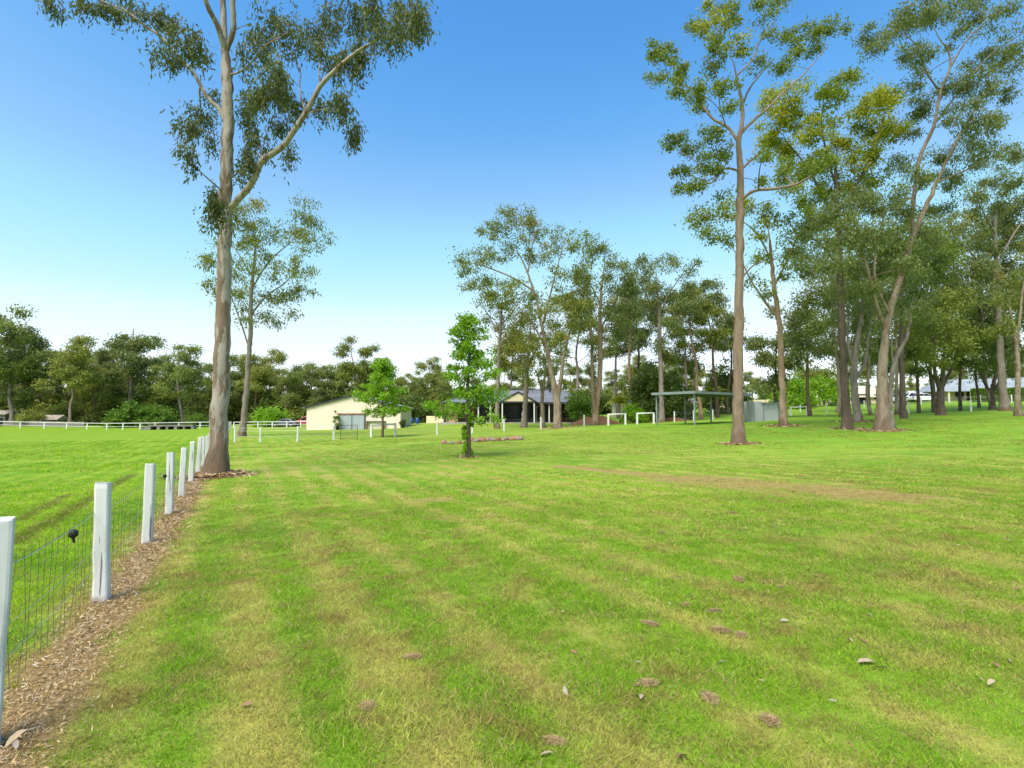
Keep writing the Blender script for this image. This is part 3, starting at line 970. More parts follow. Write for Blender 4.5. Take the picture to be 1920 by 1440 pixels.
photo_tree(30, 'straight_tree', 'dark grey straight tree second from the right edge of the lawn', 52,
           [(1884, 770, .42), (1881, 740, .34), (1876, 680, .31), (1872, 600, .27), (1868, 520, .22), (1866, 440, .15), (1870, 370, .08)],
           [[(1870, 560, .12), (1840, 500, .09), (1810, 460, .04)], [(1868, 500, .12), (1900, 440, .09), (1930, 400, .04)], [(1867, 440, .09), (1840, 390, .06), (1820, 350, .03)]],
           [(1820, 380, 36, 28, 1.2, .2), (1860, 350, 38, 28, 1.3), (1900, 330, 34, 28, 1.2), (1900, 390, 36, 30, 1.3, .4), (1850, 400, 36, 28, 1.3, .3), (1810, 430, 36, 28, 1.2, .5), (1860, 450, 36, 28, 1.2), (1905, 450, 34, 28, 1.2, .3), (1820, 490, 36, 26, 1.1, .5), (1870, 510, 36, 26, 1.1, .6), (1910, 510, 30, 26, 1), (1790, 470, 30, 24, .9, .4),
            (1840, 550, 34, 24, 1), (1890, 560, 34, 24, 1.1), (1800, 540, 30, 22, .8, .4), (1880, 300, 32, 22, .9), (1910, 280, 26, 20, .8)],
           'grey', 'gum', .28, .095, nc=9, nl=38, sig=.42, hang=.7, depth=3.0)
photo_tree(31, 'pale_tree', 'pale yellow trunked tree nearest the right edge of the picture', 42,
           [(1908, 781, .25), (1908, 740, .18), (1909, 690, .17), (1906, 650, .15), (1900, 610, .09), (1890, 560, .05)],
           [[(1906, 655, .10), (1912, 600, .09), (1918, 540, .06), (1930, 470, .03)], [(1905, 660, .08), (1890, 610, .06), (1880, 570, .03)]],
           [(1890, 560, 26, 20, .8), (1915, 540, 26, 22, .9), (1930, 500, 30, 26, 1), (1900, 600, 24, 16, .6), (1925, 580, 26, 18, .7), (1885, 620, 20, 12, .4), (1940, 440, 30, 26, .9)],
           'pale', 'olive', .24, .09, nc=8, nl=36, sig=.36, hang=.6, depth=2.0)

# --- grove round the house
photo_tree(41, 'forking_gum', 'pale gum with trunk forking low in front of the house verandah', 52,
           [(1045, 803, .42), (1045, 770, .38), (1044, 742, .36), (1034, 700, .22), (1027, 665, .19), (1018, 620, .16), (1006, 560, .12), (985, 500, .08), (960, 450, .04)],
           [[(1046, 745, .22), (1053, 700, .19), (1056, 670, .16), (1066, 630, .12), (1080, 590, .08), (1090, 540, .03)],
            [(1016, 615, .11), (1030, 560, .09), (1045, 500, .06), (1060, 450, .02)],
            [(1000, 545, .10), (960, 520, .08), (910, 500, .06), (870, 490, .02)],
            [(1024, 655, .10), (1000, 610, .08), (975, 580, .05), (950, 560, .02)],
            [(990, 510, .08), (1000, 450, .06), (1010, 420, .02)]],
           [(980, 410, 34, 22, 1.1, .5), (1010, 425, 34, 24, 1.1, .5), (940, 410, 30, 20, .9, .3), (920, 430, 28, 20, .8), (960, 450, 36, 24, 1.1, .4), (1050, 450, 36, 24, 1.1, .4), (1090, 460, 28, 22, .8), (1010, 480, 36, 26, 1.1, .5), (930, 470, 32, 22, .9), (890, 480, 30, 18, .9), (865, 500, 22, 16, .6),
            (900, 520, 28, 18, .8), (950, 530, 34, 22, 1, .4), (990, 560, 30, 22, .9, .6), (1050, 520, 36, 26, 1.1, .4), (1090, 520, 30, 26, .9), (1070, 570, 34, 24, 1, .5), (1030, 590, 32, 22, .9, .6), (970, 600, 30, 20, .8, .6), (1090, 600, 26, 22, .7), (1000, 640, 30, 18, .7, .6), (1060, 640, 28, 18, .6, .5), (970, 640, 26, 18, .6, .6), (920, 560, 26, 18, .6)],
           'pale', 'olive', .28, .10, nc=9, nl=36, sig=.42, hang=.65, depth=2.8, spray=.3)
GH = 'trees around the house'
photo_tree(42, 'thin_tree', 'thin dark trunked tree right beside the young green tree, before the verandah', 57,
           [(932, 800, .30), (932, 770, .24), (934, 700, .20), (937, 640, .18), (940, 590, .13), (942, 550, .07)],
           [[(938, 630, .08), (915, 590, .06), (900, 560, .03)], [(939, 610, .08), (965, 580, .05), (975, 560, .02)]],
           [(930, 560, 32, 22, 1, .5), (900, 550, 28, 20, .8, .3), (960, 575, 28, 20, .8, .6), (940, 600, 30, 20, .9, .7), (905, 590, 26, 18, .6, .3), (965, 610, 24, 18, .6, .7), (880, 530, 20, 14, .5), (945, 640, 20, 14, .4, .6)],
           'grey', 'olive', .30, .11, nc=8, nl=30, sig=.45, hang=.6, depth=2.2, group=GH)
photo_tree(43, 'brown_tree', 'brown leafy tree whose trunk crosses the cream gable of the house', 58,
           [(982, 798, .34), (984, 770, .27), (987, 720, .25), (988, 690, .20), (992, 650, .14), (995, 600, .07)],
           [[(988, 700, .10), (970, 660, .08), (960, 630, .03)], [(989, 690, .10), (1005, 655, .07), (1015, 620, .03)]],
           [(985, 620, 30, 22, 1, .7), (960, 640, 28, 20, .9, .7), (1010, 630, 28, 22, .9, .6), (990, 660, 30, 18, .9, .7), (965, 670, 22, 14, .6, .7), (1000, 580, 28, 20, .8, .6), (970, 590, 26, 18, .7, .6), (1015, 670, 20, 12, .4, .5)],
           'grey', 'olive', .30, .11, nc=8, nl=32, sig=.45, hang=.6, depth=2.2, group=GH)
photo_tree(44, 'small_forked_tree', 'small pale forked tree between the gable and the forking gum', 56,
           [(1017, 798, .26), (1017, 770, .21), (1017, 740, .18), (1022, 700, .10), (1024, 660, .05)],
           [[(1017, 742, .10), (1010, 710, .08), (1002, 690, .03)]],
           [(1000, 690, 22, 14, .7), (1025, 680, 24, 16, .8), (1015, 660, 26, 16, .8), (1035, 650, 22, 16, .6), (1000, 715, 16, 10, .3)],
           'pale', 'olive', .28, .10, nc=7, nl=28, sig=.4, hang=.6, depth=1.6, group=GH)
photo_tree(45, 'twin_trunk_tree', 'tall reddish double trunked tree left of the dirt mound', 58,
           [(1114, 799, .40), (1118, 770, .30), (1124, 720, .28), (1126, 660, .25), (1124, 600, .20), (1128, 540, .14), (1135, 480, .07)],
           [[(1118, 790, .22), (1112, 740, .20), (1110, 680, .18), (1108, 620, .14), (1100, 560, .08), (1095, 510, .03)],
            [(1125, 620, .10), (1150, 570, .08), (1170, 530, .03)], [(1126, 570, .09), (1105, 530, .06), (1085, 500, .03)]],
           [(1130, 480, 34, 24, 1.1), (1160, 500, 34, 26, 1.1), (1100, 510, 30, 24, 1, .3), (1130, 530, 36, 26, 1.2), (1170, 545, 32, 24, 1), (1095, 555, 30, 22, .9, .4), (1140, 580, 34, 24, 1.1), (1180, 590, 28, 22, .8), (1105, 600, 28, 22, .8, .5), (1150, 620, 28, 20, .7), (1120, 640, 26, 18, .6, .4), (1085, 580, 24, 20, .6, .4), (1115, 460, 26, 20, .7)],
           'red', 'gum', .30, .11, nc=9, nl=34, sig=.46, hang=.65, depth=2.6, group=GH)
photo_tree(46, 'grey_tree', 'tall grey trunked tree rising through the dark thicket behind the hitching rail', 60,
           [(1240, 790, .36), (1240, 750, .28), (1239, 690, .26), (1237, 630, .23), (1236, 590, .18), (1232, 540, .11), (1230, 500, .05)],
           [[(1236, 600, .11), (1215, 560, .08), (1195, 520, .04)], [(1236, 590, .11), (1255, 550, .08), (1275, 520, .04)], [(1238, 640, .08), (1265, 600, .05), (1285, 580, .02)]],
           [(1215, 500, 32, 22, 1), (1250, 490, 34, 22, 1.1), (1285, 500, 28, 22, .9), (1195, 530, 30, 22, .9), (1235, 525, 34, 24, 1.1), (1275, 540, 32, 24, 1.1), (1205, 565, 30, 20, .9), (1250, 560, 32, 22, 1), (1290, 570, 28, 22, .9), (1225, 595, 26, 18, .6), (1275, 605, 28, 20, .8), (1190, 600, 24, 18, .6), (1265, 640, 24, 18, .6)],
           'grey', 'gum', .30, .11, nc=9, nl=34, sig=.46, hang=.6, depth=2.8, group=GH)
for i, (px, by, d, tp, lab, bk, lf) in enumerate([
        (1186, 792, 66, 470, 'dark tree with reddish stem between the two white hitching rails', 'red', 'gum'),
        (1314, 785, 64, 490, 'brown trunked tree standing behind the right half of the carport roof', 'red', 'olive'),
        (1345, 775, 72, 480, 'grey trunked tree beyond the carport, just left of the tall slim tree', 'dark', 'gum'),
        (1160, 790, 82, 520, 'tree behind the house roof, right of the double trunked tree', 'grey', 'forest_b'),
        (1365, 780, 80, 560, 'dark rounded tree directly behind the tall slim brown trunk', 'dark', 'dark')]):
    b = at(px, d)
    wild_tree(60 + i, 'grove_tree', lab, b, (by - tp) * d / FPX, 3.6 if i < 4 else 4.2, bk, lf, .34, .13, cb=.5, nlimb=8, r=.2, nb=17, nc=8, nl=26, sig=.5, group=GH)
for i, (px, by, d, tp, cw, lab, bk, lf) in enumerate([
        (1455, 770, 60, 600, 3.0, 'dark thin tree just behind the grey cubicle and the leaning tree', 'dark', 'gum'),
        (1518, 770, 62, 520, 4.0, 'dark stemmed tree between the cubicle and the thick trunks', 'brown', 'olive'),
        (1570, 768, 74, 560, 4.0, 'pale trunked tree in front of the tan roofed house', 'pale', 'olive'),
        (1752, 767, 56, 520, 4.5, 'dark trunk standing directly behind the many stemmed tree', 'dark', 'gum'),
        (1690, 765, 86, 640, 5.0, 'rounded green tree beyond the white cars', 'dark', 'mixed'),
        (1630, 765, 90, 650, 5.0, 'rounded green tree beyond the tan roofed house', 'dark', 'gum')]):
    b = at(px, d)
    wild_tree(80 + i, 'garden_tree', lab, b, (by - tp) * d / FPX, cw, bk, lf, .34, .13, cb=.38, nlimb=8, r=.2, nb=17, nc=8, nl=26, sig=.5)

for i, (px, by, d, tp, cw, lab, bk, lf) in enumerate([
        (1632, 775, 54, 340, 5.0, 'dense tree rising right behind the pale forked tree', 'grey', 'olive'),
        (1722, 772, 56, 360, 5.2, 'dense olive tree behind the slender dark trunk', 'dark', 'gum'),
        (1800, 768, 60, 330, 5.4, 'tall dense tree between the many stemmed tree and the right edge', 'dark', 'olive'),
        (1575, 772, 50, 370, 4.8, 'dense grey green tree behind the dark straight trunk', 'grey', 'gum'),
        (1680, 770, 52, 300, 5.0, 'dense tree rising behind the bent grey tree', 'grey', 'mixed'),
        (1860, 766, 58, 290, 5.4, 'dense tree behind the dark grey straight tree', 'grey', 'gum'),
        (1945, 768, 56, 300, 5.0, 'dense tree cut by the right edge of the picture', 'dark', 'gum'),
        (1835, 766, 66, 520, 4.6, 'round olive tree above the blue roof', 'dark', 'mixed')]):
    wild_tree(140 + i, 'grove_gum', lab, at(px, d), (by - tp) * d / FPX, cw, bk, lf, .30, .12, cb=.27, nlimb=12, r=.13, nb=34, nc=8, nl=22, sig=.5, flat=.8)
for i, (px, by, d, tp, cw, lab, bk, lf) in enumerate([
        (1075, 795, 78, 500, 4.6, 'dense tree behind the house roof, right of the forking gum', 'grey', 'olive'),
        (1205, 790, 74, 500, 4.2, 'dense dark tree between the twin trunks and the grey trunk', 'dark', 'gum'),
        (1290, 785, 76, 520, 4.2, 'dense olive tree rising above the left half of the carport', 'grey', 'olive'),
        (955, 795, 84, 600, 3.8, 'brownish tree behind the house left of the gable', 'grey', 'forest_b')]):
    wild_tree(150 + i, 'grove_gum', lab, at(px, d), (by - tp) * d / FPX, cw, bk, lf, .36, .14, cb=.40, nlimb=10, r=.2, nb=26, nc=8, nl=24, sig=.55, group=GH)

# --- young bright green trees
def young_tree(seed, label, px, d, top, hw, low, skirt=True):
    T = Tree(seed)
    g = T.rg
    b = at(px, d)
    H = (W(px, top, d)[2] - b[2])
    s_ = d / FPX
    tr = np.array([b + (0, 0, -.1), b + (.02, 0, H * .15), b + (-.03, .03, H * .4), b + (.02, 0, H * .7), b + (.05, 0, H * .97)])
    T.limb(tr, [.13, .095, .075, .05, .012], 10, .15, .006, .05)
    T.dk = 2.6
    hw = hw * s_
    sk = 1.0 if skirt else 1.5
    for i in range(34):
        u = low + (1 - low) * (i + g.uniform(0, 1)) / 34
        k = (u - low) / (1 - low)
        prof = np.interp(k, [0, .12, .38, .5, .65, .85, 1.0], [.75, 1.0, .95, .62, .44, .44, .12])
        a = i * 2.4 + g.normal(0, .4)
        rad = hw * prof * g.uniform(.45, 1.0)
        p0 = b + np.array([0, 0, H * u - .1 * H * prof * .5])
        e = p0 + np.array([math.cos(a) * rad, math.sin(a) * rad, rad * g.uniform(.10, .55)])
        T.limb([p0, (p0 + e) / 2 + g.normal(0, .04, 3), e], [.022, .014, .006], 5, .2, 0, .2)
        T.blob(e, (.22 * hw, .22 * hw, .10 * hw), 4, 17, .12 * sk, .2, .7)
        T.blob(p0 + (e - p0) * .55, (.20 * hw, .20 * hw, .10 * hw), 3, 14, .12 * sk, .1, .7)
    if skirt:                                     # shoots up the stem
        for i in range(18):
            z = H * g.uniform(.03, low)
            a = g.uniform(0, 6.28)
            T.blob(b + np.array([math.cos(a) * .16, math.sin(a) * .16, z]), (.05, .05, .08), 2, 9, .05, .1, .4)
    return T.make('young_tree', label, 'tree', b, 'dark', 'lime', .10 * sk, .08 * sk, .35, .8)


young_tree(51, 'young bright green tree with leafy stem alone in the middle of the lawn', 878, 22, 592, 70, .29)
young_tree(52, 'young bright green tree standing in front of the cream shed', 718, 45, 676, 50, .28, False)


# ------------------------------------------------------------------ shrubs, hedge, palms
def bush(seed, name, label, base, rad, h, leaf, ll, n=40, group=None, nl=30, cat='shrub'):
    T = Tree(seed)
    g = T.rg
    base = np.asarray(base, float)
    for i in range(5):
        a = i * 1.3 + g.uniform(0, .5)
        T.limb([base + (0, 0, -.1), base + np.array([math.cos(a) * rad * .2, math.sin(a) * rad * .2, h * .35]), base + np.array([math.cos(a) * rad * .5, math.sin(a) * rad * .5, h * .7])], [.06, .05, .02], 5, .4, 0, .2)
    for i in range(n):
        q = g.normal(0, 1, 3)
        q /= np.linalg.norm(q)
        q[2] = abs(q[2])
        C = base + np.array([q[0] * rad, q[1] * rad, h * .12 + q[2] * h * .78]) * np.array([1, 1, 1]) * 1.0
        C = base + (C - base) * g.uniform(.55, 1.0)
        T.blob(C, (rad * .25, rad * .25, h * .15), 3, nl, ll * 1.3, .1, .8)
    root = T.make(name, label, cat, base, 'dark', leaf, ll, ll * .5, .35, .8, group)
    return root


bush(90, 'round_bush', 'bright green rounded bush left of the cream shed', at(512, 98), 3.0, 4.0, 'lime', .40)
bush(91, 'thicket', 'dark dense thicket behind the right hitching rail', at(1222, 64), 2.7, 8.5, 'dark', .36, 60)
bush(92, 'thicket', 'dark thicket left of the carport, right of the grey trunk', at(1262, 68), 2.2, 7.0, 'dark', .36, 46)
bush(93, 'light_bush', 'light green bush between the two hitching rails', at(1188, 62), 1.3, 2.3, 'lime', .22, 26)
bush(94, 'green_tree', 'small round green tree at the right end of the house', at(1085, 67), 1.7, 4.6, 'shrub', .26, 40, cat='tree')
bush(95, 'yellow_bush', 'yellow green bush showing above the house roof', at(925, 92), 3.4, 6.8, 'palm', .36, 40)
bush(96, 'light_tree', 'light green leafy tree behind the cubicle and cream wall', at(1545, 92), 3.6, 7.0, 'lime', .4, 40, cat='tree')
bush(97, 'light_tree', 'light green leafy tree right behind the leaning tree', at(1490, 88), 3.0, 7.5, 'lime', .4, 36, cat='tree')
bush(98, 'dark_bush', 'dark round bush behind the carport roof', at(1362, 84), 3.4, 9.0, 'dark', .4, 46)
bush(99, 'low_bush', 'low bush at the foot of the brown post under the house eave', at(1093, 66), .8, 1.1, 'shrub', .18, 16)


def palm(seed, label, base, h, L, n=16, stems=3):
    g = np.random.default_rng(seed)
    root = thing('palm', label, 'palm', tuple(base), 0, 'golden palms')
    st = MB()
    V, F, k = [], [], 0
    for s_ in range(stems):
        off = np.array([g.normal(0, .35), g.normal(0, .35), 0])
        hh = h * g.uniform(.6, 1)
        top = off * 1.6 + np.array([0, 0, hh])
        st.tube(catmull([off + (0, 0, -.1), (off + top) / 2 + g.normal(0, .06, 3), top], 6), np.linspace(.09, .05, 6), 6)
        for i in range(n):
            a = i * 2.4 + g.uniform(0, .5)
            el = g.uniform(.3, 1.2)
            dr = np.array([math.cos(a) * math.cos(el), math.sin(a) * math.cos(el), math.sin(el)])
            l = L * g.uniform(.7, 1.1)
            t = np.linspace(0, 1, 9)[:, None]
            c = top + dr * l * t + np.array([0, 0, -1]) * l * .55 * t ** 2
            sd = np.cross(dr, (0, 0, 1))
            sd /= np.linalg.norm(sd)
            for j in range(1, 9):
                for sg in (-1, 1):
                    w0 = l * .28 * math.sin(math.pi * (j / 9) ** .7) + .04
                    tip = c[j] + sd * sg * w0 + (c[j] - c[j - 1]) * .9 + np.array([0, 0, -w0 * .35])
                    V += [c[j - 1], c[j], tip]
                    F.append((k, k + 1, k + 2))
                    k += 3
    st.build('stem', BM['grey'], root, smooth=True)
    V = np.array(V)
    obj('frond', np_mesh('frond', V, F, LM['palm'], False, {'tint': np.repeat(g.random(len(F)), 3), 'spray': np.repeat(g.random(len(F)) * .7, 3)}), root)
    return root


palm(101, 'golden palm clump between the dirt mound and the dark thicket', at(1164, 70), 2.6, 2.4)
palm(102, 'golden palm clump seen above the carport roof', at(1342, 76), 3.6, 2.6)

hd = MB()
g_ = np.random.default_rng(5)
hb_ = at(1900, 82)
hed = thing('clipped_hedge', 'clipped green hedge in front of the blue roofed house', 'hedge', tuple(hb_), R(-24))
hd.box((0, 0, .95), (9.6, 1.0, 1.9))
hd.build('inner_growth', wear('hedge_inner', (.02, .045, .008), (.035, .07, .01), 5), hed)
n = 9000
face = g_.integers(0, 3, n)
p = np.c_[g_.uniform(-4.9, 4.9, n), g_.uniform(-.55, .55, n), g_.uniform(.02, 2.0, n)]
p[face == 0, 1] = -.55
p[face == 1, 2] = 2.0
p[face == 2, 0] = np.sign(p[face == 2, 0]) * 4.9
p += g_.normal(0, .05, p.shape)
ax = g_.normal(0, 1, (n, 3)); ax /= np.linalg.norm(ax, axis=1)[:, None]
bx = np.cross(ax, g_.normal(0, 1, (n, 3))); bx /= np.linalg.norm(bx, axis=1)[:, None]
v = np.stack([p - ax * .12, p + bx * .06, p + ax * .12, p - bx * .06], 1).reshape(-1, 3)
tag(obj('leaf_cover', np_mesh('leaf_cover', v, np.arange(4 * n).reshape(n, 4), LM['shrub'], False, {'tint': np.repeat(g_.random(n), 4), 'spray': np.repeat(g_.random(n), 4)}), hed), kind='stuff')

# ------------------------------------------------------------------ bush line behind everything
protos = []
for i in range(8):
    H_ = 19.0
    r_ = wild_tree(200 + i, 'bush_gum', 'x', (0, 0, 0), H_, [4.6, 5.2, 4.2, 5.6, 4.8, 5.0, 4.4, 5.4][i], ['grey', 'pale', 'brown', 'grey', 'red', 'pale', 'grey', 'brown'][i],
                   ['forest', 'forest_b', 'gum', 'forest', 'olive', 'forest_b', 'gum', 'forest'][i], .40, .19, cb=[.30, .38, .20, .36, .22, .42, .20, .30][i],
                   nlimb=11, r=.26, nb=32, nc=7, nl=24, sig=.62, hang=.45, lean=.10, thick=1.5)
    protos.append(r_)
used = [False] * 8
gr = np.random.default_rng(77)


def put_gum(px, d, h, k, label, group):
    b = at(px, d)
    s_ = h / 19.0
    if not used[k]:
        used[k] = True
        r_ = protos[k]
        r_.location = tuple(b - (0, 0, .1))
        r_.rotation_euler = (0, 0, gr.uniform(0, 6.28))
        r_.scale = (s_ * gr.uniform(.9, 1.15),) * 2 + (s_,)
        tag(r_, label, 'tree', group)
        return r_
    s_ *= gr.uniform(.8, 1.18)
    sx = s_ * gr.uniform(.85, 1.25)
    return copy_thing(protos[k], tuple(b - (0, 0, .1)), gr.uniform(0, 6.28), (sx, sx, s_), label, group)


GL = 'gum trees of the bush line beyond the paddock'
GC = 'gum trees of the bush line behind the cream shed'
GR_ = 'gum trees of the bush line behind the house and carport'
LL = 'gum tree in the bush line beyond the white paddock rail'
LC = 'gum tree in the dark bush line behind the cream shed'
LR = 'gum tree in the far bush line behind the house and carport'
# the ones that stand out
put_gum(22, 103, 24.5, 0, 'tall pale trunked gum at the left edge behind the paddock rail', GL)
put_gum(52, 106, 22, 2, 'dark stemmed gum next to the tall one at the left edge', GL)
put_gum(132, 102, 19, 5, 'gum with a leaning pale trunk beyond the paddock rail', GL)
put_gum(175, 112, 15, 1, 'pale trunked gum right of the leaning gum beyond the paddock', GL)
put_gum(238, 112, 24, 6, 'tallest crown in the middle of the left bush line', GL)
put_gum(345, 108, 18, 3, 'open crowned gum just left of the tall mottled trunk', GL)
put_gum(668, 116, 20, 4, 'high crowned gum directly behind the shed ridge', GC)
put_gum(575, 122, 16.5, 7, 'slender open crowned gum behind the left end of the shed', GC)
put_gum(800, 128, 15.5, 1, 'thin open gum against the sky right of the shed', GC)
for px, d, h in [(-40, 110, 20), (75, 118, 19), (100, 122, 18), (155, 120, 19), (200, 118, 18.5), (215, 124, 20), (262, 122, 19), (290, 114, 14), (310, 122, 13), (375, 120, 14), (400, 118, 13), (-90, 112, 19), (-150, 115, 20),
                 (30, 126, 20), (125, 128, 19), (185, 130, 18), (335, 130, 14)]:
    put_gum(px, d, h, int(gr.integers(8)), LL, GL)
for px, d, h in [(425, 112, 16), (448, 118, 17), (480, 116, 16.5), (505, 120, 17), (535, 114, 15.5), (556, 120, 15), (600, 116, 14), (625, 124, 16), (645, 126, 16.5), (690, 122, 17), (712, 126, 15.5), (735, 118, 13.5), (760, 124, 13),
                 (785, 120, 11.5), (815, 122, 12), (835, 118, 11), (490, 130, 17), (570, 130, 16), (680, 132, 16)]:
    put_gum(px, d, h, int(gr.integers(8)), LC, GC)
for px, d, h in [(860, 122, 9), (890, 120, 10), (940, 118, 11), (985, 124, 11), (1030, 120, 12), (1075, 118, 11), (1110, 122, 12), (1150, 118, 12), (1190, 120, 12), (1225, 116, 12), (1260, 120, 12), (1300, 118, 10), (1335, 122, 9),
                 (1375, 124, 8), (1410, 128, 9.5), (1440, 126, 7.5), (1480, 128, 7), (1525, 130, 8), (1580, 128, 7), (1620, 132, 7.5), (1665, 128, 7), (1710, 130, 7), (1750, 132, 8), (1800, 128, 12), (1850, 126, 15), (1900, 122, 18), (1960, 118, 20)]:
    put_gum(px, d, h, int(gr.integers(8)), LR, GR_)

# undergrowth below the bush line
bp = []
for i in range(4):
    bp.append(bush(120 + i, 'undergrowth_bush', 'x', (0, 0, 0), 2.6, 4.2, ['forest', 'shrub', 'dark', 'forest_b'][i], .38, 36, nl=24))
bused = [False] * 4
GU = 'undergrowth of the bush line'
for i in range(96):
    px = -130 + i * 21.5 + gr.normal(0, 8)
    d = gr.uniform(114, 127) if px < 880 else gr.uniform(107, 124)
    k = int(gr.integers(4))
    b = at(px, d)
    s_ = gr.uniform(.9, 1.8) if px < 880 else (gr.uniform(.8, 1.5) if px < 1300 else gr.uniform(.5, .9))
    lab = ('leafy undergrowth bush below the gums beyond the left paddock rail' if px < 420 else 'leafy undergrowth bush below the gums behind the cream shed' if px < 850
           else 'leafy undergrowth bush far behind the house and carport' if px < 1400 else 'low leafy bush far behind the right hand houses')
    if not bused[k]:
        bused[k] = True
        bp[k].location = tuple(b)
        bp[k].scale = (s_ * 1.2, s_ * 1.2, s_)
        tag(bp[k], lab, 'shrub', GU)
    else:
        copy_thing(bp[k], tuple(b), gr.uniform(0, 6.28), (s_ * 1.2, s_ * 1.2, s_), lab, GU)
for i in range(46):
    px = -120 + i * 21.5 + gr.normal(0, 7)
    s_ = gr.uniform(1.4, 2.4)
    copy_thing(bp[int(gr.integers(4))], tuple(at(px, gr.uniform(124, 134))), gr.uniform(0, 6.28), (s_ * 1.1, s_ * 1.1, s_), 'tall leafy growth filling the shade deep in the left bush line', 'tall undergrowth deep in the left bush line')
for px, d, s_, lab in [(250, 100, 1.15, 'grey green rounded bush beyond the paddock rail, left of its neighbour'), (300, 101, 1.0, 'rounded green bush beyond the paddock rail above the concrete drain'), (372, 100, .62, 'low light green bush just left of the tall mottled trunk'),
                       (775, 104, 1.5, 'large dark green bush right of the cream shed'), (60, 101, .75, 'pale leafy shrub beyond the rail, right of the leftmost trunk')]:
    k = {250: 1, 300: 1, 372: 1, 775: 2, 60: 3}[px]
    copy_thing(bp[k], tuple(at(px, d)), gr.uniform(0, 6.28), (s_ * 1.15, s_ * 1.15, s_), lab, GU)

# ------------------------------------------------------------------ building materials
M = {
    'cream': ribbed('cream_cladding', (.68, .60, .48), (.73, .65, .53), .20, 'Z', .5, .008),
    'cream_plain': wear('cream_plain', (.64, .53, .36), (.69, .59, .42), 1.2, .6),
    'tan': wear('tan_render', (.56, .46, .32), (.62, .53, .40), 1.0, .75),
    'whitewall': wear('white_wall', (.60, .59, .55), (.68, .67, .64), .8, .6),
    'greysheet': ribbed('grey_sheet', (.36, .42, .46), (.42, .48, .52), .19, 'X', .4, .015, .2),
    'cubicle': ribbed('cubicle_sheet', (.46, .48, .50), (.54, .56, .57), .16, 'X', .4, .015, .3),
    'roofsheet': ribbed('roof_sheet', (.44, .46, .48), (.52, .54, .56), .2, 'X', .35, .02, .3),
    'carport': wear('carport_steel', (.20, .24, .25), (.26, .30, .31), 1.5, .5, metal=.2),
    'carport_roof': ribbed('carport_roofing', (.17, .19, .19), (.23, .25, .25), .2, 'X', .5, .02, .2),
    'slate': ribbed('roof_slate', (.125, .135, .165), (.18, .19, .22), .32, 'Y', .6, .02),
    'fascia': wear('dark_fascia', (.025, .030, .040), (.04, .045, .055), 2, .5),
    'timber': wear('brown_timber', (.26, .13, .07), (.36, .20, .11), 3, .7, (1, 1, .3)),
    'brick': brickmat('shaded_brown_brick', (.150, .075, .048), (.205, .110, .070), (.22, .19, .16)),  # brown brick, darkened so its colour carries the verandah shade
    'brick_sunlit': brickmat('sunlit_brick', (.46, .28, .15), (.54, .35, .20), (.45, .40, .33)),  # lighter brick: sunlight on the wing wall put into the colour
    'white': wear('white_paint', (.70, .70, .69), (.60, .60, .58), 4, .55, lo=.5, hi=.8),
    'frame': wear('cream_frame', (.52, .47, .36), (.58, .54, .44), 3, .5),
    'black': wear('black_plastic', (.012, .012, .012), (.03, .03, .03), 8, .5),
    'glass': glassmat('dark_glass'),
    'concrete': wear('concrete', (.24, .23, .215), (.13, .125, .115), 2.5, .9),
    'slab': wear('slab', (.36, .34, .30), (.28, .26, .23), 2, .9),
    'shadowgap': wear('dark_void', (.012, .011, .010), (.022, .020, .018), 3, .9),
    'blue_roof': ribbed('blue_roof', (.22, .26, .29), (.30, .34, .36), .25, 'X', .75, .02, 0),
    'tan_roof': ribbed('tan_roof_tiles', (.50, .42, .32), (.58, .50, .40), .3, 'Y', .7, .02),
    'wire': wear('galvanised_wire', (.42, .43, .44), (.30, .31, .31), 20, .45, metal=.6),
    'dkwire': wear('weathered_wire', (.10, .105, .09), (.06, .06, .05), 20, .6, metal=.4),
    'tyre': wear('tyre_rubber', (.02, .02, .02), (.035, .035, .035), 8, .85),
    'rim': wear('alloy_rim', (.45, .45, .46), (.36, .36, .37), 6, .35, metal=.7),
    'lamp': wear('lamp_glass', (.6, .6, .6), (.5, .5, .5), 6, .2),
    'redlamp': wear('red_lamp', (.35, .02, .015), (.28, .015, .012), 6, .25),
    'blue': wear('blue_plastic', (.02, .06, .30), (.03, .09, .38), 3, .5),
    'oldgrey': wear('weathered_paling', (.15, .14, .13), (.23, .215, .20), 4, .9, (4, 1, .6)),
    'earth': wear('red_earth', (.155, .072, .036), (.235, .125, .065), 2.2, .95, bdist=.06, bscale=4),
    'rust': wear('rusty_roof', (.34, .26, .20), (.45, .42, .39), 1.6, .7),
}

# painted hardwood posts: white, cracked, weathered through in places
pm, nt, out = new_mat('whitewashed_post')
v = objvec(nt, 1, 1, .06)
crk = smooth(nt, noise(nt, v, 22, 4, .6, .2), .615, .67)
v2 = objvec(nt, 1, 1, .4)
scuff = smooth(nt, noise(nt, v2, 9, 5, .7), .56, .70)
c = mixc(nt, noise(nt, v2, 3.0, 4), (.56, .56, .57), (.70, .70, .69))
c = mixc(nt, mth(nt, 'MULTIPLY', scuff, .5), c, (.40, .385, .36))
c = mixc(nt, mth(nt, 'MULTIPLY', crk, .85), c, (.10, .095, .09))
tc = nt.nodes.new('ShaderNodeTexCoord')
s_ = nd(nt, 'ShaderNodeSeparateXYZ', None, Vector=tc.outputs['Object'])
h_ = mth(nt, 'ADD', s_.outputs[2], mth(nt, 'MULTIPLY', noise(nt, objvec(nt), 14, 4), .16))
c = mixc(nt, mth(nt, 'MULTIPLY', mth(nt, 'SUBTRACT', 1.0, smooth(nt, h_, .08, .17)), .7), c, (.24, .17, .11))     # soil splash
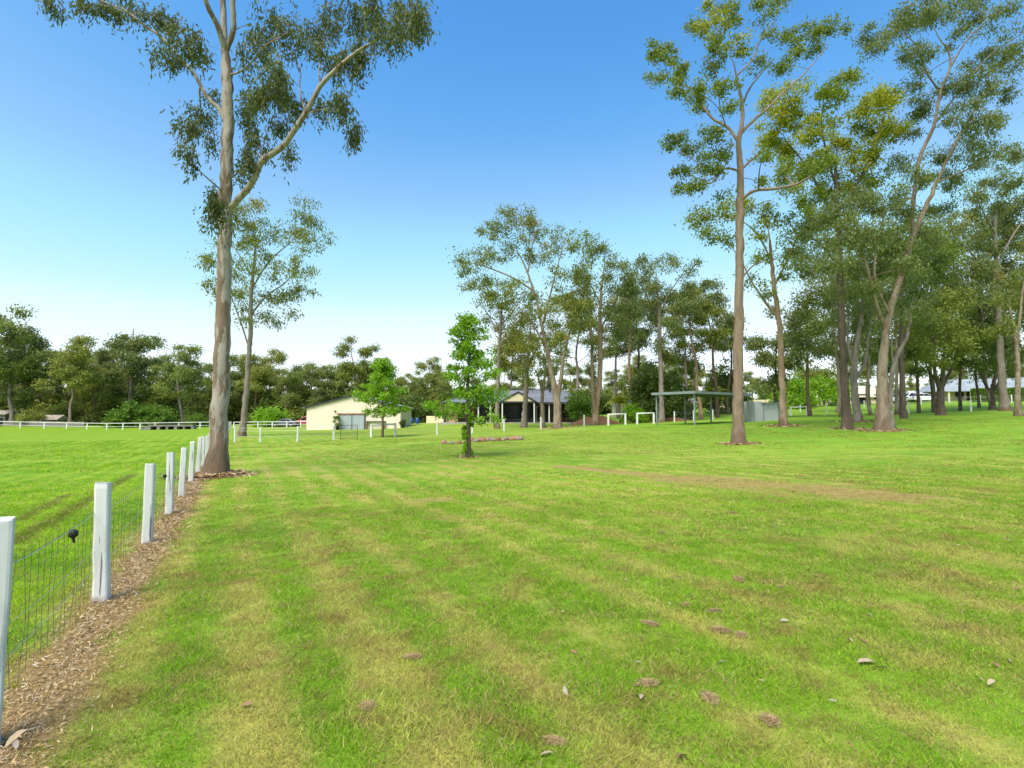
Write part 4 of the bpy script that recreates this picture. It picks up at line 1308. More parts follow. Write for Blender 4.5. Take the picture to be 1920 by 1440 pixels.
hg = mth(nt, 'SUBTRACT', mth(nt, 'MULTIPLY', noise(nt, v, 40, 3), .25), crk)
pbsdf(nt, out, c, .7, 0, hg, .006, .8, .25)
M['post'] = pm


def post_mesh(seed, w, h, sink=.3):
    """hand-split square post: rounded arrises, uneven faces, sawn sloping top"""
    g = np.random.default_rng(seed)
    base = []
    for cx, cy, a0 in ((1, 1, 0), (-1, 1, 90), (-1, -1, 180), (1, -1, 270)):
        for a in (8, 45, 82):
            base.append((cx * .64 + .36 * math.cos(R(a0 + a)), cy * .64 + .36 * math.sin(R(a0 + a))))
    base = np.array(base) * w / 2
    V, F = [], []
    zs = [-sink, 0, .06, .25, .5, .75, h - .06, h - .012, h]
    k = len(base)
    twist = g.normal(0, .03)
    slope = g.normal(0, .05, 2)
    for i, z in enumerate(zs):
        s_ = 1.10 if z <= 0 else (1.05 if z < .1 else 1 - .03 * z)
        s_ *= .97 if i == len(zs) - 1 else 1
        b = base * s_ * (1 + g.normal(0, .018, (k, 1)))
        a = twist * z
        x = b[:, 0] * math.cos(a) - b[:, 1] * math.sin(a) + g.normal(0, .002)
        y = b[:, 0] * math.sin(a) + b[:, 1] * math.cos(a) + g.normal(0, .002)
        zz = np.full(k, z) + ((x * slope[0] + y * slope[1]) if z > h - .1 else 0)
        V.append(np.c_[x, y, zz])
    V = np.concatenate(V)
    for i in range(len(zs) - 1):
        for j in range(k):
            F.append((i * k + j, i * k + (j + 1) % k, (i + 1) * k + (j + 1) % k, (i + 1) * k + j))
    mb = MB().add(V, F)
    mb.f.append(tuple((len(zs) - 1) * k + j for j in range(k)))
    return mb.mesh('post', M['post'])


# ------------------------------------------------------------------ near fence
ys = [2.89, 5.33, 8.05, 10.6, 12.9, 15.5, 18.3, 20.9]
while ys[-1] < 86:
    ys.append(ys[-1] + 2.55)
gf_ = np.random.default_rng(3)
fx = [fence_x(y) if y < 40 else -FS * 40 - FC - .508 * (y - 40) for y in ys]
b0 = np.array([fx[0], ys[0], gz(fx[0], ys[0])])
fence = thing('post_and_wire_fence', 'white timber post fence with wire netting running from the near left into the distance', 'fence', tuple(b0))
pmesh = [post_mesh(300 + i, .125, 1.18) for i in range(6)]
FP = []
for i, (x, y) in enumerate(zip(fx, ys)):
    p = np.array([x, y, gz(x, y)])
    FP.append(p)
    o = obj('post', pmesh[i % 6], fence, tuple(p - b0), gf_.normal(.45, .12))
    o.rotation_euler = (gf_.normal(0, .012), gf_.normal(.006, .014), o.rotation_euler[2])
    o.scale = (1, 1, gf_.uniform(.97, 1.03))
# one more post out of frame behind the camera ends the netting
FPx = [np.array([fence_x(.3), .3, gz(fence_x(.3), .3)])] + FP
o = obj('post', pmesh[2], fence, tuple(FPx[0] - b0), .5)
for name, hgt, r in (('wire', .86, .0028), ('wire', .50, .0024), ('wire', .30, .0024)):
    mb = MB()
    for a, b in zip(FPx[:-1], FPx[1:]):
        t = np.linspace(0, 1, 7)[:, None]
        c_ = a * (1 - t) + b * t - b0 + np.array([-.075, -.03, hgt]) - np.array([0, 0, .035]) * 4 * t * (1 - t)
        mb.tube(c_, r, 4, False)
    mb.build(name, M['wire'], fence)
net = MB()
fdir = np.array([-FS, 1, 0]) / math.hypot(FS, 1)
for a, b in zip(FPx[:-1], FPx[1:]):
    if a[1] > 34:
        break
    L = np.linalg.norm(b - a)
    off = np.array([-.085, -.04, 0]) - b0
    hs = [.05, .16, .28, .41, .55, .70, .87]
    sag = gf_.normal(-.008, .022, len(hs))
    for h, s2 in zip(hs, sag):
        t = np.linspace(0, 1, 6)[:, None]
        net.tube(a * (1 - t) + b * t + off + np.array([0, 0, h]) + np.array([0, 0, s2]) * np.sin(math.pi * t), .0019, 3, False)
    m_ = int(L / (.15 if a[1] < 15 else .3))
    for j in range(m_):
        t = (j + .5 + gf_.normal(0, .06)) / m_
        q = a * (1 - t) + b * t + off
        net.tube([q + (0, 0, .03), q + np.array([gf_.normal(0, .014), gf_.normal(0, .014), .4]), q + (0, 0, .88)], .0019, 3, False)
tag(net.build('wire_netting', M['dkwire'], fence), kind='stuff')
for (px, d, hgt) in ((150, 4.55, .80), (318, 10.3, .78)):
    x = fence_x(d) - .075
    q = np.array([x, d, gz(x, d) + hgt]) - b0
    mb = MB().tube([q + (-.0, 0, -.035), q + (0, 0, -.02), q, q + (0, 0, .02), q + (0, 0, .035)], [.014, .034, .036, .034, .016], 10)
    mb.tube([q + (0, 0, -.03), q + (.02, -.01, -.07)], [.012, .008], 6)
    mb.build('insulator', M['black'], fence, smooth=True)


# ------------------------------------------------------------------ paddock rail fence
def rail_fence(label, pts, h=1.15, group=None, lower=True, pw=.15, rail=.10):
    b = np.array(pts[0])
    f = thing('rail_fence', label, 'fence', tuple(b), 0, group)
    pmx = MB().box((0, 0, h / 2 - .1), (pw, pw, h + .2)).mesh('post', M['white'])
    for p in pts:
        obj('post', pmx, f, tuple(np.array(p) - b))
    for hh, r, nm in ((h - .06, rail / 2, 'top_rail'),) + (((.52, .03, 'lower_rail'),) if lower else ()):
        for a, c in zip(pts[:-1], pts[1:]):
            MB().tube([np.array(a) - b + (0, -pw * .52, hh), np.array(c) - b + (0, -pw * .52, hh)], r, 6).build(nm, M['white'], f)
    return f


rail_fence('long white rail fence across the far side of the left paddock',
           [at(px, d) for px, d in [(-50, 93), (-3, 93), (41, 92), (86, 91.5), (128, 91), (166, 90.5), (203, 90), (233, 90), (265, 89.5), (293, 89), (337, 89), (377, 89), (408, 89), (425, 89)]])
rail_fence('white rail fence in front of the parked dark car, left of the shed',
           [at(px, d) for px, d in [(440, 92), (462, 92), (485, 92), (512, 91), (539, 90), (565, 89), (590, 88)]], 1.05)


# ------------------------------------------------------------------ mid-distance post and wire fences
def wire_fence(label, pts, h=1.2, pw=.14, wires=(.45, .85, 1.05)):
    b = np.array(pts[0])
    f = thing('paddock_fence', label, 'fence', tuple(b))
    for i, p in enumerate(pts):
        obj('post', pmesh[i % 6], f, tuple(np.array(p) - b), gf_.uniform(0, 1))
    for hh in wires:
        mb = MB()
        for a, c in zip(pts[:-1], pts[1:]):
            mb.tube([np.array(a) - b + (0, 0, hh), np.array(c) - b + (0, 0, hh)], .0035, 3, False)
        mb.build('wire', M['wire'], f)
    return f


wire_fence('white posts with thin wires crossing the lawn before the cream shed', [at(px, d) for px, d in [(443, 40), (490, 40), (560, 40.5), (627, 41.5)]])
wire_fence('white posts with thin wires crossing the lawn before the house', [at(px, d) for px, d in [(742, 46), (820, 47), (886, 48.5), (945, 50), (1014, 51), (1095, 55)]])
wire_fence('white posts with thin wires right of the hitching rails, under the carport', [at(px, d) for px, d in [(1264, 58), (1300, 58), (1336, 62), (1412, 66), (1474, 70)]])
wire_fence('white posts with thin wires along the far right lawn', [at(px, d) for px, d in [(1550, 68), (1703, 55), (1820, 54), (1960, 53)]])
wire_fence('second row of white posts in front of the right hand houses', [at(px, d) for px, d in [(1500, 78), (1620, 80), (1727, 82), (1780, 80), (1838, 78), (1897, 76), (1960, 75)]])


def hitch_rail(label, pa, pb, h=1.15, colr='white'):
    b = np.array(pa)
    f = thing('hitching_rail', label, 'rail', tuple(b), 0, 'white hitching rails')
    c = np.array(pb) - b
    for q in (np.zeros(3), c):
        MB().box((q[0], q[1], q[2] + h / 2 - .1), (.17, .17, h + .2)).build('post', M['white'], f, bevel=.012)
    ang = math.atan2(c[1], c[0])
    L = np.linalg.norm(c)
    MB().tube([np.array([0, 0, h - .04]) + c * -.02, c * 1.02 + (0, 0, h - .04)], .075, 8).build('rail', M[colr], f, smooth=True)
    return f


hitch_rail('white hitching rail in front of the dirt mound', at(1140, 54), at(1172, 54.5))
hitch_rail('white hitching rail in front of the dark thicket, left of the carport', at(1194, 55), at(1225, 55.5))
hitch_rail('low white rail on two posts beside the young tree at the shed', at(697, 45.5), at(742, 46.2), 1.1)
hitch_rail('short white rail between posts right of the grey cubicle', at(1482, 69), at(1512, 69.5), 1.1)

# wire gate in front of the shed
ga, gb = at(640, 42), at(671, 42.6)
gate = thing('wire_gate', 'thin grey wire gate standing in front of the shed doors', 'gate', tuple(ga))
e = gb - ga
fr = MB()
for q in (np.zeros(3), e):
    fr.tube([q + (0, 0, -.1), q + (0, 0, 1.15)], .022, 6)
fr.tube([(0, 0, 1.13), e + (0, 0, 1.13)], .02, 6)
fr.tube([(0, 0, .12), e + (0, 0, .12)], .02, 6)
fr.build('frame', M['dkwire'], gate)
ms = MB()
for j in range(1, 10):
    ms.tube([e * j / 10 + (0, 0, .12), e * j / 10 + (0, 0, 1.13)], .005, 3, False)
for j in range(1, 5):
    ms.tube([(0, 0, .12 + .2 * j), e + (0, 0, .12 + .2 * j)], .005, 3, False)
tag(ms.build('mesh_infill', M['dkwire'], gate), kind='stuff')

# ------------------------------------------------------------------ cream shed
sb = at(663.5, 70)
sb[2] = min(gz(-26.9, 70), gz(-14.6, 70), gz(-14.6, 77))
shed = thing('farm_shed', 'cream steel shed with low gable and grey double doors', 'shed', tuple(sb), R(0))
hw, eh, rh, dp = 6.15, 2.95, 4.55, 7.5
MB().prism([(-hw, -.3), (hw, -.3), (hw, eh), (0, rh), (-hw, eh)], 0, .15).build('front_wall', M['cream'], shed)
MB().prism([(-hw, -.3), (hw, -.3), (hw, eh), (0, rh), (-hw, eh)], dp - .15, dp).build('rear_wall', M['cream'], shed)
for s in (-1, 1):
    MB().box((s * (hw - .075), dp / 2, eh / 2 - .15), (.15, dp - .306, eh + .29)).build('side_wall', M['cream'], shed)
    sl = (rh - eh) / hw
    e_ = hw + .28
    MB().prism([(0, rh + .015), (s * e_, rh + .015 - sl * e_), (s * e_, rh + .10 - sl * e_), (0, rh + .10)], -.18, dp + .2).build('roof', M['roofsheet'], shed)
    MB().prism([(0, rh - .10), (s * e_, rh - .10 - sl * e_), (s * e_, rh + .13 - sl * e_), (0, rh + .13)], -.225, -.185).build('barge_board', M['fascia'], shed)
    MB().box((s * (e_ + .06), dp / 2, rh - sl * e_), (.12, dp + .4, .13)).build('gutter', M['rim'], shed)
MB().box((0, dp / 2, .0 - .12), (hw * 2 + .5, dp + .7, .28)).build('slab', M['slab'], shed)
dx0, dx1 = (638 - 663.5) * .07, (684 - 663.5) * .07
dm = (dx0 + dx1) / 2
MB().box((dm, -.02, 1.0), (dx1 - dx0 + .30, .10, 2.0)).build('door_frame', M['fascia'], shed)
for k, (a, b_) in enumerate(((dx0, dm - .05), (dm + .05, dx1))):
    dr = MB().box(((a + b_) / 2, -.09, .98), (b_ - a, .05, 1.9)).build('door', M['greysheet'], shed)
    nb_ = 6
    rib = MB().box((0, -.13, .98), (.05, .026, 1.86)).mesh('door_rib', M['greysheet'])
    for j in range(nb_):
        obj('door_rib', rib, dr, (a + (b_ - a) * (j + .5) / nb_, 0, 0))
MB().box((dm + .05, -.11, 2.10), (dx1 - dx0 + .75, .16, .16)).build('door_track', M['timber'], shed)
for x, z in ((.05, 4.0), (dx0 - .6, 2.45)):
    MB().box((x, -.08, z), (.22, .18, .2), 0, .7).build('wall_lamp', M['black'], shed)
MB().box((dx1 + 1.5, -.25, 1.15), (2.6, .5, .08)).build('bench_top', M['concrete'], shed)
for x in (dx1 + .35, dx1 + 2.65):
    MB().box((x, -.25, .55), (.09, .4, 1.1)).build('bench_leg', M['timber'], shed)
for px, lab, lf in ((633, 'potted climber left of the shed doors', 'shrub'), (756, 'potted plant at the right corner of the shed', 'dark')):
    b_ = at(px, 69.2)
    pt = thing('pot_plant', lab, 'plant', tuple(b_))
    MB().tube([(0, 0, -.02), (0, 0, .02), (0, 0, .42), (0, 0, .45)], [.16, .18, .26, .27], 10).build('pot', M['black'], pt, smooth=True)
    T = Tree(700 + px)
    T.limb([(0, 0, .3), (0, 0, .7), (0.02, 0, 1.0)], [.02, .015, .01], 5, .2)
    for j in range(10):
        zz = T.rg.uniform(.5, 1.0 if px > 700 else 2.0)
        T.blob(np.array([T.rg.normal(0, .2), T.rg.normal(0, .1), zz]), (.15, .15, .15), 3, 12, .1, 0, .5)
    v, f, t, q = T.leaves(.2, .07, .2)
    obj('stem', np_mesh('stem', np.concatenate(T.V), np.concatenate(T.Fq), BM['dark']), pt)
    obj('foliage', np_mesh('foliage', v, f, LM[lf], False, {'tint': t, 'spray': q}), pt)

# ------------------------------------------------------------------ house with verandah
hx, hy = 1.1, 70.0
hzb = gz(hx, hy + 2) + .02
hs = thing('brick_house', 'low brick house with slate roof, cream gable and dark verandah', 'house', (hx, hy, hzb))
MB().box((-.1, 6, -.2), (20.6, 13.4, .5)).build('slab', M['slab'], hs)
MB().box((.4, 2.10, 1.25), (18.0, .2, 2.5)).build('front_wall', M['brick'], hs)
for s in (-1, 1):
    MB().box((.4 + s * 8.9, 6.6, 1.25), (.2, 8.79, 2.5)).build('side_wall', M['brick'], hs)
MB().box((.4, 11.1, 1.25), (18.0, .2, 2.5)).build('rear_wall', M['brick'], hs)
MB().box((-9.0, .7, 1.25), (1.5, .22, 2.5)).build('wing_wall', M['brick_sunlit'], hs)
MB().box((-9.95, .45, 1.3), (.34, .34, 2.6)).build('dark_pillar', M['fascia'], hs)
# hip roof with thickness
ex0, ex1, ey0, ey1, ez = -10.25, 9.75, -.45, 12.1, 2.62
rx0, rx1, ryy, rz1 = -4.6, 5.6, 5.8, 4.55
V = np.array([(ex0, ey0, ez), (ex1, ey0, ez), (ex1, ey1, ez), (ex0, ey1, ez), (rx0, ryy, rz1), (rx1, ryy, rz1)])
V2 = V.copy(); V2[:4, 2] -= .01; V2[4:, 2] -= .12
roof = MB().add(np.r_[V, V2[:4]], [(0, 1, 5, 4), (1, 2, 5), (2, 3, 4, 5), (3, 0, 4), (9, 8, 7, 6)]).build('roof', M['slate'], hs)
MB().tube([(rx0, ryy, rz1 + .02), (rx1, ryy, rz1 + .02)], .10, 6).build('ridge_cap', M['fascia'], roof)
for a, b_ in ((0, 4), (1, 5), (2, 5), (3, 4)):
    MB().tube([V[a] + (0, 0, .03), V[b_] + (0, 0, .02)], .07, 6).build('hip_cap', M['slate'], roof)
MB().tube([(4.2, 4.6, 4.0), (4.2, 4.6, 5.1)], .14, 8).tube([(4.2, 4.6, 5.1), (4.2, 4.6, 5.2)], [.2, .2], 8).build('flue', M['fascia'], roof)
for c_, s_2 in (((-.25, ey0 - .06, ez - .06), (20.1, .12, .22)), ((-.25, ey1 + .06, ez - .06), (20.1, .12, .22)), ((ex0 - .06, 5.8, ez - .061), (.12, 12.6, .22)), ((ex1 + .06, 5.8, ez - .061), (.12, 12.6, .22))):
    MB().box(c_, s_2).build('gutter', M['fascia'], hs)
# gabled portico
px0, px1, pz, ph = -2.55, 1.95, 2.62, 3.85
pc = (px0 + px1) / 2
MB().prism([(px0 + .15, pz + .13), (px1 - .15, pz + .13), (pc, ph - .02)], -1.50, -1.42).build('gable_face', M['cream_plain'], hs)
MB().box((pc, -1.50, pz + .02), (px1 - px0 + .2, .16, .2)).build('portico_beam', M['fascia'], hs)
for s in (-1, 1):
    x_ = pc + s * (px1 - px0 + .5) / 2
    sl = (ph - pz) / ((px1 - px0) / 2)
    zz = ph + .04 - sl * (px1 - px0 + .5) / 2
    MB().prism([(pc, ph + .04), (x_, zz), (x_, zz + .16), (pc, ph + .20)], -1.62, -1.52).build('barge_board', M['fascia'], hs)
    MB().prism([(pc, ph + .06), (x_, zz + .02), (x_, zz + .13), (pc, ph + .17)], -1.515, 3.2).build('portico_roof', M['slate'], hs)
for x, y in ((-5.5, -.2), (-3.95, -.2), (px0 + .2, -1.45), (px1 - .2, -1.45), (3.75, -.2), (7.4, -.2), (9.3, -.2)):
    MB().box((x, y, 1.28), (.15 if x != px1 - .2 else .17, .15, 2.5)).build('verandah_post', M['frame' if x > 7 else 'white'], hs)


def window(parent, x, y, z, w_, h_, fm='frame', bars=1):
    f = MB()
    for s in (-1, 1):
        f.box((x + s * (w_ / 2 + .03), y, z), (.07, .10, h_ + .14))
        f.box((x, y, z + s * (h_ / 2 + .035)), (w_, .10, .07))
    fo = f.build('window', M[fm], parent)
    MB().box((x, y + .02, z), (w_, .03, h_)).build('pane', M['glass'], fo)
    for k in range(bars):
        MB().box((x + w_ * ((k + 1) / (bars + 1) - .5), y - .01, z), (.05, .06, h_)).build('mullion', M[fm], fo)
    return fo


window(hs, -5.0, 1.96, 1.25, 1.8, 2.1, 'black')  # dark panes enlarged and added to deepen the shade under the verandah
window(hs, -3.4, 1.96, 1.15, .9, 1.95, 'frame', 0)
window(hs, -1.45, 1.96, 1.2, 2.5, 2.3, 'black', 1)
window(hs, 1.0, 1.96, 1.2, 2.1, 2.3, 'black', 1)
window(hs, 2.75, 1.96, 1.15, 1.0, 1.95, 'frame', 0)
window(hs, 4.4, 1.96, 1.2, 1.9, 2.2, 'black')
window(hs, 6.5, 1.96, 1.45, 1.5, 1.5, 'black', 1)
window(hs, 8.1, 1.96, 1.45, .9, 1.5, 'black', 0)

# ------------------------------------------------------------------ buildings behind and right
def simple_house(name, label, px0, px1, d, eave, ridge, deep, wall, roofm, rz=0.0, hip=.35, over=.5, windows=(), gable=False, cat='house', doors=()):
    b = at((px0 + px1) / 2, d)
    wd = (px1 - px0) * d / FPX
    ze = W(960, eave, d)[2] - b[2]
    zr = W(960, ridge, d + deep / 2)[2] - b[2]
    h = thing(name, label, cat, tuple(b), rz)
    t = .18
    MB().box((0, t / 2, ze / 2 - .15), (wd, t, ze + .3)).build('front_wall', M[wall], h)
    MB().box((0, deep - t / 2, ze / 2 - .15), (wd, t, ze + .3)).build('rear_wall', M[wall], h)
    for s in (-1, 1):
        MB().box((s * (wd / 2 - t / 2), deep / 2, ze / 2 - .152), (t, deep - 2 * t - .006, ze + .29)).build('side_wall', M[wall], h)
    x = wd / 2 + over
    k = 0 if gable else min(x * .9, hip * deep + .5)
    V = np.array([(-x, -over, ze), (x, -over, ze), (x, deep + over, ze), (-x, deep + over, ze), (-x + k, deep / 2, zr), (x - k, deep / 2, zr)])
    lo = V[:4] - (0, 0, .14)
    MB().add(np.r_[V, lo], [(0, 1, 5, 4), (1, 2, 5), (2, 3, 4, 5), (3, 0, 4), (9, 8, 7, 6), (6, 7, 1, 0), (7, 8, 2, 1), (8, 9, 3, 2), (9, 6, 0, 3)]).build('roof', M[roofm], h)
    for (fx_, z0, w_, h_) in windows:
        window(h, fx_ * wd, -.03, z0 + h_ / 2, w_, h_, 'frame', 1)
    for (fx_, w_, h_) in doors:
        MB().box((fx_ * wd, -.02, h_ / 2), (w_, .06, h_)).build('door', M['shadowgap'], h)
    return h


simple_house('tan_house', 'tan house with pale tiled roof behind the thick gum trunks', 1550, 1664, 104, 744, 724, 8, 'tan', 'tan_roof', R(-18), windows=((-.3, 1.0, 1.6, 1.0), (.30, 1.0, 1.4, 1.0)), doors=((.02, 2.4, 2.1), (.42, 2.2, 2.1)))
simple_house('long_shed', 'long low white shed behind the parked white cars', 1668, 1756, 108, 741, 733, 6, 'whitewall', 'whitewall', R(-14), gable=True, over=.2, windows=((-.2, 1.2, 1.6, .8), (.35, 1.2, 1.8, .8)), doors=((.1, 1.2, 2.0),), cat='shed')
bh = simple_house('blue_roofed_house', 'cream columned house with blue metal roof at the right edge', 1782, 1985, 92, 732, 710, 9, 'cream_plain', 'blue_roof', R(-24), over=1.8, windows=((-.33, .5, 1.2, 1.7), (-.16, .5, 1.2, 1.7), (0.0, .5, 1.2, 1.7), (.2, .9, 1.6, 1.3), (.38, .9, 1.6, 1.3)), doors=((-.25, 1.0, 2.1),))
wdb = (1985 - 1782) * .092
for k in range(8):
    x = -wdb / 2 - .3 + k * 1.55
    MB().box((x, -1.5, .9), (.26, .26, 2.0)).build('column', M['cream_plain'], bh)
simple_house('cream_cottage', 'small cream building with dark window behind the left hitching rail', 1156, 1196, 84, 757, 750, 4, 'cream_plain', 'whitewall', 0, gable=True, over=.2, windows=((.15, .9, 1.4, .9),), cat='shed')
simple_house('tin_shed', 'grey fronted shed with pale roof seen through the carport', 1248, 1304, 84, 756, 747, 5, 'concrete', 'rust', 0, gable=True, over=.4, windows=((.1, .4, 2.0, 1.5),), cat='shed')
simple_house('lean_to', 'low open shelter with grey roof at the far left edge beyond the rail', -30, 11, 103, 776, 769, 4, 'oldgrey', 'rust', 0, gable=True, over=.4, doors=((.2, 2.0, 1.5),), cat='shed')
simple_house('farm_hut', 'low grey roofed hut beyond the left paddock rail', 74, 106, 102, 786, 778, 3.2, 'oldgrey', 'rust', R(10), gable=True, over=.35, doors=((.3, 1.1, 1.1),), cat='shed')


def board_fence(name, label, pts, h, mat, step=2.4, bw=None):
    """panel fence: each panel a board, joined by posts"""
    b = np.array(pts[0])
    f = thing(name, label, 'fence', tuple(b))
    for a, c in zip(pts[:-1], pts[1:]):
        a, c = np.array(a), np.array(c)
        L = np.linalg.norm((c - a)[:2])
        n_ = max(1, int(L / step))
        ang = math.atan2(c[1] - a[1], c[0] - a[0])
        for i in range(n_):
            q = a + (c - a) * (i + .5) / n_
            q[2] = gz(q[0], q[1])
            MB().box((0, 0, h / 2 - .1), (L / n_ - .03, .05, h + .2)).build('panel', mat, f, tuple(q - b), ang)
            q2 = a + (c - a) * i / n_
            q2[2] = gz(q2[0], q2[1])
            MB().box((0, .05, h / 2 - .05), (.08, .08, h + .25)).build('post', mat, f, tuple(q2 - b), ang)
    return f


board_fence('panel_fence', 'cream panel fence behind the carport and grey cubicle', [at(1350, 100), at(1500, 98), at(1580, 97)], 1.3, M['cream_plain'])
board_fence('panel_fence', 'short cream panel fence left of the house', [at(800, 92), at(838, 90)], 1.2, M['cream_plain'], 1.8)
board_fence('paling_fence', 'weathered grey paling fence below the left bush line', [at(8, 100), at(75, 99), at(160, 98)], 1.0, M['oldgrey'], 2.0)

for px, d, lab in ((772, 88, 'blue drum left of its neighbour beside the shed'), (783, 88, 'blue drum right of its neighbour, left of the house')):
    MBo = MB().tube([(0, 0, -.02), (0, 0, .01), (0, 0, .3), (0, 0, .31), (0, 0, .33), (0, 0, .60), (0, 0, .61), (0, 0, .63), (0, 0, .92), (0, 0, .93)], [.28, .29, .29, .31, .29, .29, .31, .29, .29, .26], 14)
    tag(MBo.build('drum', M['blue'], None, tuple(at(px, d)), smooth=True), lab, 'drum', 'blue drums')

# ------------------------------------------------------------------ carport
u_, v_ = np.array([.80, .60]), np.array([-.60, .80])
c0 = W(1303, 798, 42.6)[:2]
cz = gz(*c0)
cpt = thing('carport', 'open grey steel carport on thin posts before the dark thicket', 'carport', (c0[0], c0[1], cz), math.atan2(.6, .8))
Lu, Lv = 8.0, 3.7
zt = 2.55
for a, b_ in ((0, 0), (0, Lv), (Lu, 0), (Lu, Lv), (Lu / 2, Lv)):
    wx = c0 + u_ * a + v_ * b_
    g0 = gz(*wx) - cz
    MB().box((a, b_, (zt + g0) / 2 - .1), (.10, .10, zt - g0 + .2)).build('post', M['carport'], cpt)
MB().box((Lu / 2, Lv / 2, zt + .14), (Lu + .5, Lv + .5, .05)).build('roof', M['carport_roof'], cpt)
for y in (-.28, Lv + .28):
    MB().box((Lu / 2, y, zt + .09), (Lu + .6, .05, .20)).build('fascia', M['carport'], cpt)
for x in (-.28, Lu + .28):
    MB().box((x, Lv / 2, zt + .091), (.05, Lv + .5, .20)).build('fascia', M['carport'], cpt)
for y in (.9, 2.8):
    MB().box((Lu / 2, y, zt + .06), (Lu + .4, .08, .10)).build('purlin', M['carport'], cpt)

# ------------------------------------------------------------------ grey cubicle
cb_ = at(1436, 48)
cub = thing('sheet_metal_cubicle', 'small grey sheet metal cubicle with low flat roof beside the leaning tree', 'shed', tuple(cb_), R(14))
MB().box((-.85, .65, .80), (.95, 1.3, 1.9)).build('side_bay', M['cubicle'], cub)
MB().box((.42, .60, .70), (1.6, 1.4, 1.7)).build('main_bay', M['cubicle'], cub)
MB().box((.45, .50, 1.60), (1.85, 1.75, .08)).build('roof', M['carport'], cub)
MB().box((1.26, .6, .7), (.06, 1.3, 1.5)).build('dark_door', M['fascia'], cub)
for x in (-1.34, -.36, 1.23):
    MB().box((x, -.12, .75), (.06, .05, 1.7)).build('corner_trim', M['carport'], cub)

# ------------------------------------------------------------------ concrete drain below the rail
dr0 = at(325, 87)
drn = thing('concrete_drain', 'low grey concrete drain wall with dark openings under the paddock rail', 'drain', tuple(dr0), R(1))
W_ = 7.2
MB().box((0, 0, .62), (W_, .8, .24)).build('cap', M['concrete'], drn)
for k in range(6):
    MB().box((-W_ / 2 + .16 + k * (W_ - .32) / 5, .02, .2), (.5 if k % 2 else .32, .72, .60)).build('pier', M['concrete'], drn)
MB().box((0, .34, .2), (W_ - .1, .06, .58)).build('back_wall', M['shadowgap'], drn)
MB().prism([(-W_ / 2 - 1.5, -.1), (-W_ / 2 - .005, -.1), (-W_ / 2 - .005, .70)], -.3, .3).build('wing', M['concrete'], drn)


# ------------------------------------------------------------------ cars
def car_paint(name, c):
    m, nt, out = new_mat(name)
    v = objvec(nt)
    cc = mixc(nt, mth(nt, 'MULTIPLY', noise(nt, v, 3, 4), .3), c, tuple(min(1, x * .75 + .02) for x in c))
    b = pbsdf(nt, out, cc, .3, .1, None, spec=.5)
    b.inputs['Coat Weight'].default_value = .6
    b.inputs['Coat Roughness'].default_value = .08
    return m


